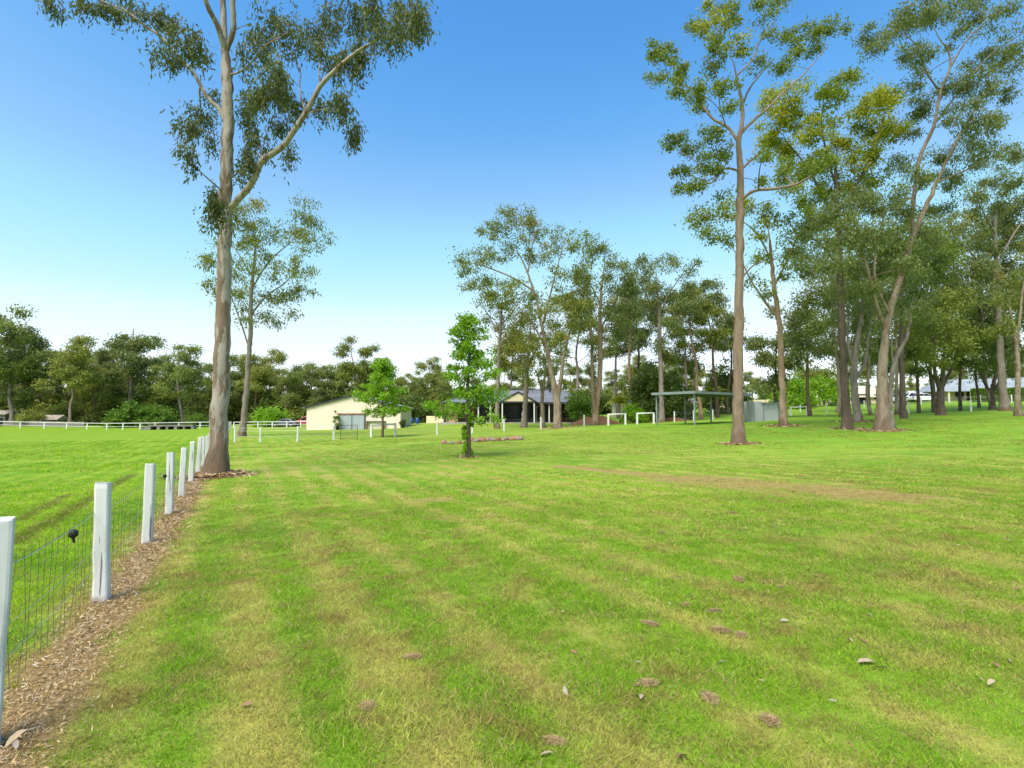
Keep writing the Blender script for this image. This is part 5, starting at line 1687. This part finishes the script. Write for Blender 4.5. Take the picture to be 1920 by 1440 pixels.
def car(name, label, loc, rz, paint, kind='sedan'):
    root = thing(name, label, 'car', tuple(loc), rz, 'parked cars')
    if kind == 'sedan':
        L, Wd, H = 4.6, 1.8, 1.45
        body = [(-2.3, .35), (-2.28, .62), (-2.2, .85), (-1.65, .95), (-.9, .98), (.9, .95), (1.6, .86), (2.2, .74), (2.3, .55), (2.28, .32), (1.9, .22), (-2.0, .22)]
        cab = [(-1.75, .93), (-1.15, 1.36), (-.75, 1.45), (.2, 1.44), (.55, 1.34), (1.25, .92)]
        side = [[(-1.42, .98), (-1.02, 1.32), (-.42, 1.37), (-.42, .98)], [(-.34, .98), (-.34, 1.37), (.18, 1.36), (.48, 1.27), (.98, .98)]]
    else:
        L, Wd, H = 4.7, 1.9, 1.78
        body = [(-2.3, .42), (-2.34, .8), (-2.28, 1.05), (.95, 1.08), (1.7, 1.0), (2.25, .9), (2.35, .65), (2.3, .38), (1.9, .3), (-2.1, .3)]
        cab = [(-2.28, 1.03), (-2.05, 1.66), (-1.7, 1.78), (.1, 1.77), (.45, 1.66), (1.15, 1.05)]
        side = [[(-2.0, 1.1), (-1.85, 1.6), (-1.2, 1.68), (-1.2, 1.1)], [(-1.1, 1.1), (-1.1, 1.68), (-.25, 1.68), (-.25, 1.1)], [(-.17, 1.1), (-.17, 1.68), (.1, 1.67), (.38, 1.58), (.9, 1.1)]]

    def loft(poly, w0, w1, zlo, zhi):
        n = len(poly)
        p = np.array(poly)
        k = np.clip((p[:, 1] - zlo) / (zhi - zlo), 0, 1)
        wv = w0 + (w1 - w0) * k
        V = np.r_[np.c_[p[:, 0], -wv / 2, p[:, 1]], np.c_[p[:, 0], wv / 2, p[:, 1]]]
        return V, [tuple(range(n))[::-1], tuple(range(n, 2 * n))] + [(i, (i + 1) % n, n + (i + 1) % n, n + i) for i in range(n)]
    V, F = loft(body, Wd, Wd * .94, .5, 1.05)
    bo = MB().add(V, F).build('body', paint, root, bevel=.05)
    V, F = loft(cab, Wd * .90, Wd * .70, .95, H)
    MB().add(V, F).build('cabin', paint, root, bevel=.04)
    sl = (Wd * .90 - Wd * .70) / 2 / (H - .95)
    for s in (-1, 1):
        for poly in side:
            p = np.array(poly)
            yy = s * (Wd * .45 - sl * (p[:, 1] - .95) + .006)
            n = len(p)
            V = np.r_[np.c_[p[:, 0], yy, p[:, 1]], np.c_[p[:, 0], yy + s * .006, p[:, 1]]]
            MB().add(V, [tuple(range(n)), tuple(range(2 * n - 1, n - 1, -1))] + [(i, (i + 1) % n, n + (i + 1) % n, n + i) for i in range(n)]).build('side_window', M['glass'], root)
        MB().box((2.22, s * Wd * .34, .68), (.12, .36, .14)).build('headlight', M['lamp'], root)
        MB().box((-2.27, s * Wd * .36, .78 if kind == 'sedan' else .95), (.10, .3, .18)).build('tail_light', M['redlamp'], root)
        for x in (-1.4, 1.42):
            r_ = .33 if kind == 'sedan' else .38
            MB().tube([(x, s * (Wd / 2 + .015), r_), (x, s * (Wd / 2 - .24), r_)], r_ + .06, 18).build('wheel_arch', M['shadowgap'], root)
            wh = MB().tube([(x, s * (Wd / 2 + .03), r_), (x, s * (Wd / 2 - .2), r_)], r_, 18).build('wheel', M['tyre'], root)
            MB().tube([(x, s * (Wd / 2 + .04), r_), (x, s * (Wd / 2 - .05), r_)], r_ * .62, 14).build('rim', M['rim'], wh)
    a, b_ = np.array(cab[-2]), np.array(cab[-1])
    for (p, q, nm, o_) in ((cab[-2], cab[-1], 'windscreen', .012), (cab[1], cab[0], 'rear_window', -.012)):
        p, q = np.array(p), np.array(q)
        p2, q2 = p + (q - p) * .08, p + (q - p) * .88
        V = []
        for o2 in (o_, o_ * 1.6):
            for pt in (p2, q2):
                wv = Wd * .90 - 2 * sl * (pt[1] - .95) - .16
                V += [(pt[0] + o2, -wv / 2, pt[1] + .012), (pt[0] + o2, wv / 2, pt[1] + .012)]
        MB().add(V, [(0, 1, 3, 2), (4, 6, 7, 5), (0, 2, 6, 4), (1, 5, 7, 3), (0, 4, 5, 1), (2, 3, 7, 6)]).build(nm, M['glass'], root)
    return root


pw_, pdk, prd, pgr = car_paint('paint_white', (.72, .73, .74)), car_paint('paint_dark', (.10, .115, .15)), car_paint('paint_red', (.36, .015, .02)), car_paint('paint_silver', (.45, .46, .48))
car('parked_car', 'dark blue grey sedan parked left of the cream shed', at(536, 96), R(178), pdk)
car('parked_car', 'red car half hidden behind the left end of the cream shed', at(575, 98), R(186), prd, 'wagon')
car('parked_car', 'white sedan parked left of the many stemmed tree, rightmost of the white cars', at(1730, 93), R(4), pw_)
car('parked_car', 'white wagon parked behind the thin dark trunk', at(1706, 98), R(182), pw_, 'wagon')
car('parked_car', 'white sedan parked leftmost, beside the bent grey tree', at(1672, 96), R(8), pw_)

# ------------------------------------------------------------------ stones, earth mounds, stump
def rock_mesh(seed, mat, n=2):
    g = np.random.default_rng(seed)
    bm_ = bpy.data.meshes.new('rock')
    import bmesh
    b = bmesh.new()
    bmesh.ops.create_icosphere(b, subdivisions=3, radius=1)
    k = g.normal(0, 1, (7, 3))
    k /= np.linalg.norm(k, axis=1)[:, None]
    a = g.uniform(.62, .95, 7)
    for v in b.verts:
        p = np.array(v.co)
        for kk, aa in zip(k, a):
            d_ = p @ kk
            if d_ > aa:
                p = p - kk * (d_ - aa)
        v.co = p * (1 + .03 * g.normal())
    b.to_mesh(bm_)
    b.free()
    bm_.materials.append(mat)
    return bm_


rk = [wear('stone_tan', (.34, .23, .14), (.24, .14, .085), 3, .9, bdist=.05), wear('stone_grey', (.28, .24, .20), (.18, .145, .12), 3, .9, bdist=.05), wear('stone_red', (.24, .12, .07), (.34, .21, .13), 3, .9, bdist=.05)]
rms = [rock_mesh(400 + i, rk[i % 3]) for i in range(6)]
rocks = [(833, 32.5, .22, 'pale'), (848, 32.3, .17, 'brown'), (861, 32.2, .16, 'brown'), (871, 32.8, .14, 'grey'), (893, 33.6, .20, 'grey'), (903, 33.8, .26, 'tan'), (913, 34.0, .24, 'tan'), (923, 34.0, .22, 'grey'), (934, 33.8, .20, 'brown'), (944, 33.6, .16, 'brown'), (949, 34.6, .20, 'dark'),
         (961, 34.0, .20, 'pale'), (968, 34.1, .24, 'tan'), (975, 34.0, .22, 'brown'), (886, 35.0, .2, 'grey'), (918, 35.6, .22, 'brown')]
for i, (px, d, r_, tone) in enumerate(rocks):
    b_ = at(px, d)
    o = obj('garden_stone', rms[i % 6], None, tuple(b_ + (0, 0, r_ * .3)), gr.uniform(0, 6))
    o.scale = (r_ * gr.uniform(1, 1.5), r_, r_ * gr.uniform(.7, 1.0))
    where = {0: 'leftmost of the stone ring, left of the young green tree', 1: 'second from the left in the stone ring', 2: 'third from the left in the stone ring, beside the young tree stem', 3: 'hidden close behind the young tree stem in the stone ring',
             10: 'standing upright alone right of the ash heap', 11: 'left one of the three stones at the right end of the ring', 12: 'middle one of the three stones at the right end of the ring', 13: 'rightmost of the stone ring'}.get(i)
    if where:
        tag(o, f'{tone} stone, {where}', 'stone', 'stones of the fire ring')
    else:
        tag(o, 'stone heaped round the ashes right of the young tree', 'stone', 'stones of the fire ring')


def mound(name, label, px, d, rx, ry, h, mat, seed, cat, flatk=1.6):
    g = np.random.default_rng(seed)
    b = at(px, d)
    nr, na = 12, 36
    V = [(0, 0, h)]
    ph = g.uniform(0, 6.28, 5)
    for i in range(1, nr + 1):
        for j in range(na):
            a = 2 * math.pi * j / na
            r_ = i / nr * (1 + .10 * math.sin(3 * a + ph[0]) + .07 * math.sin(5 * a + ph[1]) + .05 * math.sin(9 * a + ph[2]))
            x, y = r_ * rx * math.cos(a), r_ * ry * math.sin(a)
            zz = h * max(0, 1 - (i / nr) ** flatk) * (1 + g.normal(0, .06)) + gz(b[0] + x, b[1] + y) - b[2] - (.03 if i == nr else 0)
            V.append((x, y, zz))
    F = [(0, 1 + j, 1 + (j + 1) % na) for j in range(na)]
    for i in range(nr - 1):
        for j in range(na):
            F.append((1 + i * na + j, 1 + (i + 1) * na + j, 1 + (i + 1) * na + (j + 1) % na, 1 + i * na + (j + 1) % na))
    return tag(MB().add(V, F).build(name, mat, None, tuple(b), smooth=True), label, cat)


mound('ash_heap', 'low grey heap of ash and sticks inside the stone ring', 918, 34.6, 1.1, .8, .16, M['concrete'], 1, 'heap')
mound('earth_mound', 'reddish earth mound in front of the right end of the house', 1100, 63, 2.2, 1.6, .85, M['earth'], 2, 'mound', 1.2)
mound('earth_mound', 'brown earth mound behind the left hitching rail', 1128, 61, 2.0, 1.4, .95, M['earth'], 3, 'mound', 1.2)
mound('earth_mound', 'dark earth mound behind the right hitching rail', 1192, 63, 1.9, 1.4, .9, M['earth'], 4, 'mound', 1.3)
mound('earth_mound', 'low wide earth bank at the foot of the dark thicket', 1245, 63, 3.0, 1.6, .55, M['earth'], 6, 'mound')
for px, d, rr_, lab in ((408, 17, 1.0, 'tall mottled gum'), (1383, 25, .75, 'tall slim tree'), (1468, 38, 1.1, 'leaning reddish tree'), (1045, 52, 1.5, 'forking gum'), (1652, 32, 1.25, 'thick pale gum'), (1587, 34, .8, 'dark straight trunk'), (1609, 40, 1.1, 'pale forked tree')):
    mound('root_mound', f'low ring of brown earth and litter round the foot of the {lab}', px, d, rr_, rr_ * .9, .09, M['earth'], int(px), 'mound', 1.4)

MB0 = MB().tube([(0, 0, -.1), (0, 0, .05), (0, 0, .42), (0, 0, .44)], [.26, .2, .17, .12], 12)
tag(MB0.build('stump', BM['dark'], None, tuple(at(1686, 56)), smooth=True), 'short dark stump beside the slender dark trunk', 'stump')

# ------------------------------------------------------------------ grass
gm2, nt, out = new_mat('grass_blade')
c = nd(nt, 'ShaderNodeAttribute', {'attribute_name': 'gcol'}).outputs['Color']
df = nt.nodes.new('ShaderNodeBsdfDiffuse')
nt.links.new(c, df.inputs['Color'])
tr = nt.nodes.new('ShaderNodeBsdfTranslucent')
nt.links.new(c, tr.inputs[0])
mx = nd(nt, 'ShaderNodeMixShader', None, Fac=.45)
nt.links.new(df.outputs[0], mx.inputs[1])
nt.links.new(tr.outputs[0], mx.inputs[2])
nt.links.new(mx.outputs[0], out.inputs[0])


def vnoise(x, y, scale, seed, octs=4):
    tot, amp, norm = np.zeros(len(x)), 1.0, 0.0
    for o_ in range(octs):
        g = np.random.default_rng(seed * 31 + o_)
        tab = g.random((256, 256))
        u, v_ = x * scale + 1000.3, y * scale + 1000.7
        i, j = np.floor(u).astype(int), np.floor(v_).astype(int)
        fu, fv = u - i, v_ - j
        fu, fv = fu * fu * (3 - 2 * fu), fv * fv * (3 - 2 * fv)
        i0, j0, i1, j1 = i % 256, j % 256, (i + 1) % 256, (j + 1) % 256
        tot += amp * ((tab[i0, j0] * (1 - fu) + tab[i1, j0] * fu) * (1 - fv) + (tab[i0, j1] * (1 - fu) + tab[i1, j1] * fu) * fv)
        norm += amp
        amp *= .55
        scale *= 2.03
    return tot / norm


def sstep(v_, a_, b_):
    t_ = np.clip((v_ - a_) / (b_ - a_), 0, 1)
    return t_ * t_ * (3 - 2 * t_)


def lerp3(c_, d_, k_):
    return c_ * (1 - k_[:, None]) + np.asarray(d_) * k_[:, None]


gg = np.random.default_rng(9)


def scatter_pts(y0, y1, dens, wide=1.10, xl=-1.10):
    A = .5 * (wide - xl) * (y1 ** 2 - y0 ** 2)
    n = int(A * dens)
    y = np.sqrt(gg.uniform(y0 ** 2, y1 ** 2, n))
    x = gg.uniform(xl, wide, n) * y
    return x, y


def segd(x, y, a, b):
    dx, dy = b[0] - a[0], b[1] - a[1]
    h = np.clip(((x - a[0]) * dx + (y - a[1]) * dy) / (dx * dx + dy * dy), 0, 1)
    return np.hypot(x - a[0] - h * dx, y - a[1] - h * dy)


XS, YS, SS = [], [], []
for y0, y1, dn, s_ in ((1.7, 4.2, 1620, 1.04), (4.2, 7, 800, 1.25), (7, 11, 300, 1.65), (11, 20, 110, 2.2), (20, 42, 14, 3.6)):
    x, y = scatter_pts(y0, y1, dn)
    XS.append(x); YS.append(y); SS.append(np.full(len(x), s_))
x, y, s_ = np.concatenate(XS), np.concatenate(YS), np.concatenate(SS)
fd = x + FS * y + FC
n_edge = (vnoise(x, y, 1.6, 1, 5) - .5) * 2
strip = sstep(fd + n_edge * .35, -.30, -.02) * (1 - sstep(fd + n_edge * .65, .24, .62)) * (1 - sstep(y, 20, 30))
brown = np.zeros(len(x))
for a, b, r_ in DRY_SEGS:
    brown = np.maximum(brown, sstep(1.75 - segd(x, y, a, b) / r_ - n_edge * 1.7, 0, 1.4))
rut = np.zeros(len(x))
for a, b, r_ in RUTS:
    rut = np.maximum(rut, sstep(1.5 - segd(x, y, a, b) / r_ - n_edge * .8, 0, .8))
pad_ = 1 - sstep(fd + n_edge * .3, -.7, -.2)
# colours of the tufts: green, yellowing along the mowing streaks, browned in patches
al = (-FS * x + y) / math.hypot(FS, 1)
ac = (x + FS * y) / math.hypot(FS, 1)
streak = vnoise(al * .16, ac * 1.3, 1.0, 2, 4)
patch = vnoise(x, y, .9, 3, 5)
fine = vnoise(x, y, 5.0, 4, 4)
bigp = vnoise(x, y, .22, 5, 3)
c_ = lerp3(np.tile(np.array([.225, .375, .026]), (len(x), 1)), (.310, .450, .040), sstep(bigp, .35, .65))
dryf = .38 * streak + .32 * patch + .30 * fine + (.03 + .125 * (1 - sstep(ac, 2.5, 6.5))) * (.7 + .6 * vnoise(x, y, .5, 33, 2)) * np.sin(ac * 8.2 + .9 * patch)
c_ = lerp3(c_, (.520, .455, .130), sstep(dryf, .45, .64) * .8)
c_ = lerp3(c_, (.170, .340, .018), sstep(vnoise(x, y, .55, 6, 4), .56, .70) * .7)
c_ = lerp3(c_, (.330, .225, .085), sstep(.6 * vnoise(x, y, 7.0, 12, 4) + .4 * vnoise(x, y, 1.4, 7, 5), .54, .63) * .8)
c_ = lerp3(c_, lerp3(np.tile(np.array([.190, .400, .012]), (len(x), 1)), (.330, .500, .024), sstep(patch, .4, .62)), pad_ * .9)
dm_ = np.clip(np.maximum(strip, brown), 0, 1)
hitd = gg.random(len(x)) < dm_
bc = np.array([.40, .285, .120]) * gg.uniform(.55, 1.4, (len(x), 1))
c_[hitd] = bc[hitd]
c_ = lerp3(c_, (.120, .120, .030), rut * .7)
c_ *= gg.uniform(.82, 1.18, (len(x), 1)) * np.array([.99, 1.06, 1.0])
lump = vnoise(x, y, 1.8, 8, 4)
s_ = s_ * (.55 + .9 * lump) * gg.uniform(.7, 1.25, len(x))
s_ *= 1 - .40 * dm_
s_ *= 1 + .25 * pad_
keep = ~((dm_ > .5) & (gg.random(len(x)) < .3)) & ((gg.random(len(x)) > sstep(y, 9, 20) * .95) | (y > 20)) & ((y < 20) | (vnoise(x, y, .5, 15, 3) > .42))
x, y, s_, c_ = x[keep], y[keep], s_[keep], c_[keep]
z = ground(x, y)
K = 12                                   # blades in a tuft
n = len(x) * K
far = np.repeat(np.clip((y - 7) / 12, 0, 1), K)
S = np.repeat(s_, K)
bx_ = np.repeat(x, K) + gg.normal(0, .030, n) * S
by_ = np.repeat(y, K) + gg.normal(0, .030, n) * S
bz_ = np.repeat(z, K)
h = .022 * S * gg.uniform(.45, 1.25, n) * (1 - .4 * far)
ln = h * 1.9 * gg.uniform(.2, 1.4, n)
a1, a2 = gg.uniform(0, 2 * math.pi, n), gg.uniform(0, 2 * math.pi, n)
hw_ = .0026 * S * gg.uniform(.7, 1.3, n)
wx, wy = np.cos(a1) * hw_, np.sin(a1) * hw_
v = np.stack([np.c_[bx_ - wx, by_ - wy, bz_ - .006], np.c_[bx_ + wx, by_ + wy, bz_ - .006], np.c_[bx_ + np.cos(a2) * ln, by_ + np.sin(a2) * ln, bz_ + h]], 1).reshape(-1, 3)
bc_ = np.repeat(c_, K, axis=0) * gg.uniform(.6, 1.35, (n, 1))
fl_ = np.repeat(sstep(vnoise(x, y, 9.0, 21, 3), .45, .72), K)
st_ = gg.random(n) < .10 + .30 * fl_
bc_[st_] = np.array([.56, .45, .19]) * gg.uniform(.45, 1.2, (int(st_.sum()), 1))
gme = np_mesh('grass', v, np.arange(3 * n).reshape(n, 3), gm2)
a = gme.attributes.new('gcol', 'FLOAT_COLOR', 'POINT')
a.data.foreach_set('color', np.repeat(np.c_[bc_, np.ones(n)], 3, axis=0).astype(np.float32).ravel())
grass = obj('grass', gme)
tag(grass, 'short mown grass covering the lawn', 'grass', kind='stuff')

# ------------------------------------------------------------------ dry litter along the fence and at tree feet
lm, nt, out = new_mat('dry_litter')
ri = nt.nodes.new('ShaderNodeNewGeometry').outputs['Random Per Island']
c = mixc(nt, smooth(nt, ri, 0, .7), (.22, .135, .06), (.50, .37, .20))
c = mixc(nt, smooth(nt, ri, .86, 1.0), c, (.60, .52, .40))
pbsdf(nt, out, c, .85)
fx_, fy_ = [], []
n = 26000
y = gg.uniform(1.9, 22, n) ** 1.0
y = 1.9 + (gg.random(n) ** 1.7) * 20
t = gg.normal(.11, .16, n)
fx_.append(-FS * y - FC + t); fy_.append(y)
sz = [np.interp(y, [2, 8, 22], [.013, .024, .05])]
for px, d, r_, k in ((408, 17, 1.1, 1600), (1383, 25, .9, 600), (1468, 38, 1.4, 500), (1652, 32, 1.6, 700), (1587, 34, 1.0, 300), (1045, 52, 1.8, 300), (878, 22, .4, 160), (1609, 40, 1.4, 300)):
    b = at(px, d)
    a = gg.uniform(0, 6.28, k)
    rr_ = r_ * np.sqrt(gg.random(k)) * gg.uniform(.5, 1.2, k)
    fx_.append(b[0] + np.cos(a) * rr_ * 1.2); fy_.append(b[1] + np.sin(a) * rr_)
    sz.append(np.full(k, .05 + .002 * d))
x, y, sz = np.concatenate(fx_), np.concatenate(fy_), np.concatenate(sz)
n = len(x)
z = ground(x, y) + gg.uniform(.006, .03, n) + np.where(np.hypot(x - at(408, 17)[0], y - 17) < .9, .07, 0)
a = gg.uniform(0, 6.28, n)
til = gg.normal(0, .35, (n, 2))
ax = np.c_[np.cos(a), np.sin(a), til[:, 0]]
bx = np.c_[-np.sin(a), np.cos(a), til[:, 1]]
L = (sz * gg.uniform(.5, 1.6, n))[:, None]
Wd = L * gg.uniform(.05, .24, n)[:, None]
P = np.c_[x, y, z]
cv = np.c_[np.zeros(n), np.zeros(n), gg.uniform(0, .25, n)] * L
v = np.stack([P - ax * L, P + bx * Wd + cv, P + ax * L, P - bx * Wd + cv], 1).reshape(-1, 3)
lit = obj('leaf_litter', np_mesh('leaf_litter', v, np.arange(4 * n).reshape(n, 4), lm))
tag(lit, 'dry leaves and dead grass along the fence and at the tree feet', 'leaf litter', kind='stuff')

# ------------------------------------------------------------------ single fallen leaves, bark strips, dry clumps
dl = [wear('dry_leaf_pale', (.44, .35, .25), (.34, .25, .16), 20, .8), wear('dry_leaf_brown', (.20, .12, .06), (.30, .19, .10), 20, .8), wear('dry_leaf_grey', (.38, .33, .27), (.28, .23, .18), 20, .8)]


def leaf_mesh(seed, mat):
    g = np.random.default_rng(seed)
    V, F = [], []
    n_ = 7
    cu = g.uniform(.15, .5)
    for i in range(n_):
        t = i / (n_ - 1)
        w_ = .16 * math.sin(math.pi * min(1, t * .96 + .03)) ** .8 + .004
        bnd = .10 * math.sin(t * 2.6) * g.uniform(.8, 1.2)
        up = .06 * math.sin(math.pi * t) * g.uniform(.6, 1.4)
        for q in (-1, 0, 1):
            V.append((t - .5, bnd + q * w_, up + abs(q) * w_ * cu))
    for i in range(n_ - 1):
        for j in range(2):
            a_ = i * 3 + j
            F.append((a_, a_ + 1, a_ + 4, a_ + 3))
    k = len(V)
    V += [(x_, y_, z_ - .012) for x_, y_, z_ in V]
    F += [tuple(q + k for q in f)[::-1] for f in F]
    return MB().add(V, F).mesh('fallen_leaf', mat, True)


lms = [leaf_mesh(600 + i, dl[i % 3]) for i in range(6)]


def ground_px(px, py):
    """where the ground lies under a pixel of the photograph (nearest 60 m)"""
    ds = np.linspace(1.8, 60, 2400)
    u, v_ = (px - 960) / FPX, (720 - py) / FPX
    k = ds / (cp - v_ * sp)
    zz = CAM_H + k * (sp + v_ * cp) - ground(u * k, ds)
    i = int(np.argmax(zz < 0))
    return np.array([u * k[i], ds[i], gz(u * k[i], ds[i])])


marked = [(1626, 1252, .17, 0, 'large pale curled leaf on the right foreground lawn'), (1650, 1262, .12, 0, 'pale leaf touching the large curled leaf on the right'), (1908, 1110, .12, 1, 'dark curled leaf at the right edge of the lawn'),
          (1197, 1250, .07, 2, 'small pale upright leaf right of the lawn centre'), (1562, 1326, .06, 2, 'small grey leaf above the lower right corner'), (1860, 1288, .10, 0, 'tan leaf near the right edge, lower than the dark one'), (1280, 1428, .10, 1, 'brown bark strip at the bottom edge right of centre'),
          (462, 1330, .11, 1, 'dark curled leaf on the left foreground lawn'), (1465, 1106, .12, 1, 'dark thin leaf near the brown clippings'), (1025, 1424, .09, 0, 'pale leaf at the bottom edge near the centre'), (1410, 1110, .09, 1, 'dark narrow leaf left of the other dark thin leaf'),
          (756, 1075, .07, 2, 'small grey leaf left of the lawn centre')]
for i, (px, py, L_, k, lab) in enumerate(marked):
    b = ground_px(px, py)
    o = obj('fallen_leaf', lms[k + (3 if i % 2 else 0)], None, tuple(b + (0, 0, .022)), gg.uniform(-.7, .7))
    o.rotation_euler = (gg.normal(0, .3), gg.normal(0, .2), o.rotation_euler[2])
    o.scale = (L_ * .75,) * 3
    tag(o, lab, 'leaf', 'fallen leaves on the lawn')
for i in range(90):
    y_ = 3.0 + 13 * gg.random() ** 1.3
    x_ = y_ * gg.uniform(-.05, 1.0)
    o = obj('fallen_leaf', lms[int(gg.integers(6))], None, (x_, y_, gz(x_, y_) + .02), gg.uniform(0, 6.28))
    o.rotation_euler = (gg.normal(0, .3), gg.normal(0, .3), o.rotation_euler[2])
    o.scale = (gg.uniform(.03, .08),) * 3
    tag(o, 'small dry leaf scattered on the right half of the lawn', 'leaf', 'scattered small leaves')

# curled bark at the foot of the nearest post
b = ground_px(30, 1405)
for i, (dx, dy, L_, az, el, lab) in enumerate([(0, 0, .10, .9, .5, 'white dry bark curl leaning at the foot of the nearest post'), (.05, -.05, .07, 2.2, .2, 'short white bark piece beside the nearest post'), (.11, .03, .08, .3, .3, 'pale bark flake at the nearest post, right of the bark curl')]):
    o = obj('bark_piece', lms[(0, 2, 3)[i]], None, tuple(b + (dx, dy, .05)), az)
    o.rotation_euler = (.5 - .4 * i, -el, az)
    o.scale = (L_, L_ * 1.1, L_ * 1.3)
    tag(o, lab, 'bark')

# clumps of dry clippings
cm, nt, out = new_mat('dry_clippings')
ri = nt.nodes.new('ShaderNodeNewGeometry').outputs['Random Per Island']
c = mixc(nt, ri, (.20, .13, .06), (.50, .37, .19))
pbsdf(nt, out, c, .9)


def clump_mesh(seed, n=420):
    g = np.random.default_rng(seed)
    V, F, k = [], [], 0
    for _ in range(n):
        a, r_ = g.uniform(0, 6.28), min(.72, abs(g.normal(0, .40)))
        h = .26 * max(0, 1 - r_) + .02
        p = np.array([math.cos(a) * r_, math.sin(a) * r_ * .8, g.uniform(.2, 1) * h])
        d_ = g.normal(0, 1, 3) * np.array([1, 1, .45])
        d_ = d_ / np.linalg.norm(d_) * g.uniform(.14, .28)
        s2 = np.cross(d_, (0, 0, 1))
        s2 = s2 / (np.linalg.norm(s2) + 1e-6) * .022
        V += [p - d_, p + s2, p + d_ + (0, 0, -.04), p - s2]
        F.append((k, k + 1, k + 2, k + 3))
        k += 4
    return np_mesh('dry_clump', np.array(V), F, cm)


cms = [clump_mesh(640 + i) for i in range(4)]
clumps = [(1330, 1313, .16, 'brown clump of dry clippings nearest the bottom, right of centre'), (1215, 1285, .13, 'brown clump of dry clippings left of the nearest clump'), (1445, 1355, .15, 'brown clump of dry clippings above the lower right corner'),
          (1350, 1185, .17, 'wide brown clump in the middle of the right lawn'), (1390, 1195, .14, 'brown clump touching the wide clump on its right'), (1220, 1172, .13, 'brown clump left of the wide clump'), (1340, 1150, .14, 'brown clump just above the wide clump'), (1285, 1137, .12, 'small brown clump above and left of the wide clump'),
          (1385, 1088, .16, 'flat brown clump farther up the right lawn'), (1240, 1000, .14, 'small dark clump far up the lawn right of centre'), (1375, 962, .16, 'small brown clump near the bare brown strip'), (775, 1235, .14, 'brown clump left of the lawn centre'), (1040, 1395, .13, 'brown clump at the bottom edge near the centre'),
          (690, 1330, .12, 'small brown clump in the dry streak on the left')]
for i, (px, py, s2, lab) in enumerate(clumps):
    b = ground_px(px, py)
    o = obj('dry_clump', cms[i % 4], None, tuple(b + (0, 0, .012)), gg.uniform(0, 6.28))
    o.scale = (s2 * gg.uniform(.6, .85), s2 * gg.uniform(.5, .7), s2 * .4)
    tag(o, lab, 'clippings', 'clumps of dry clippings')
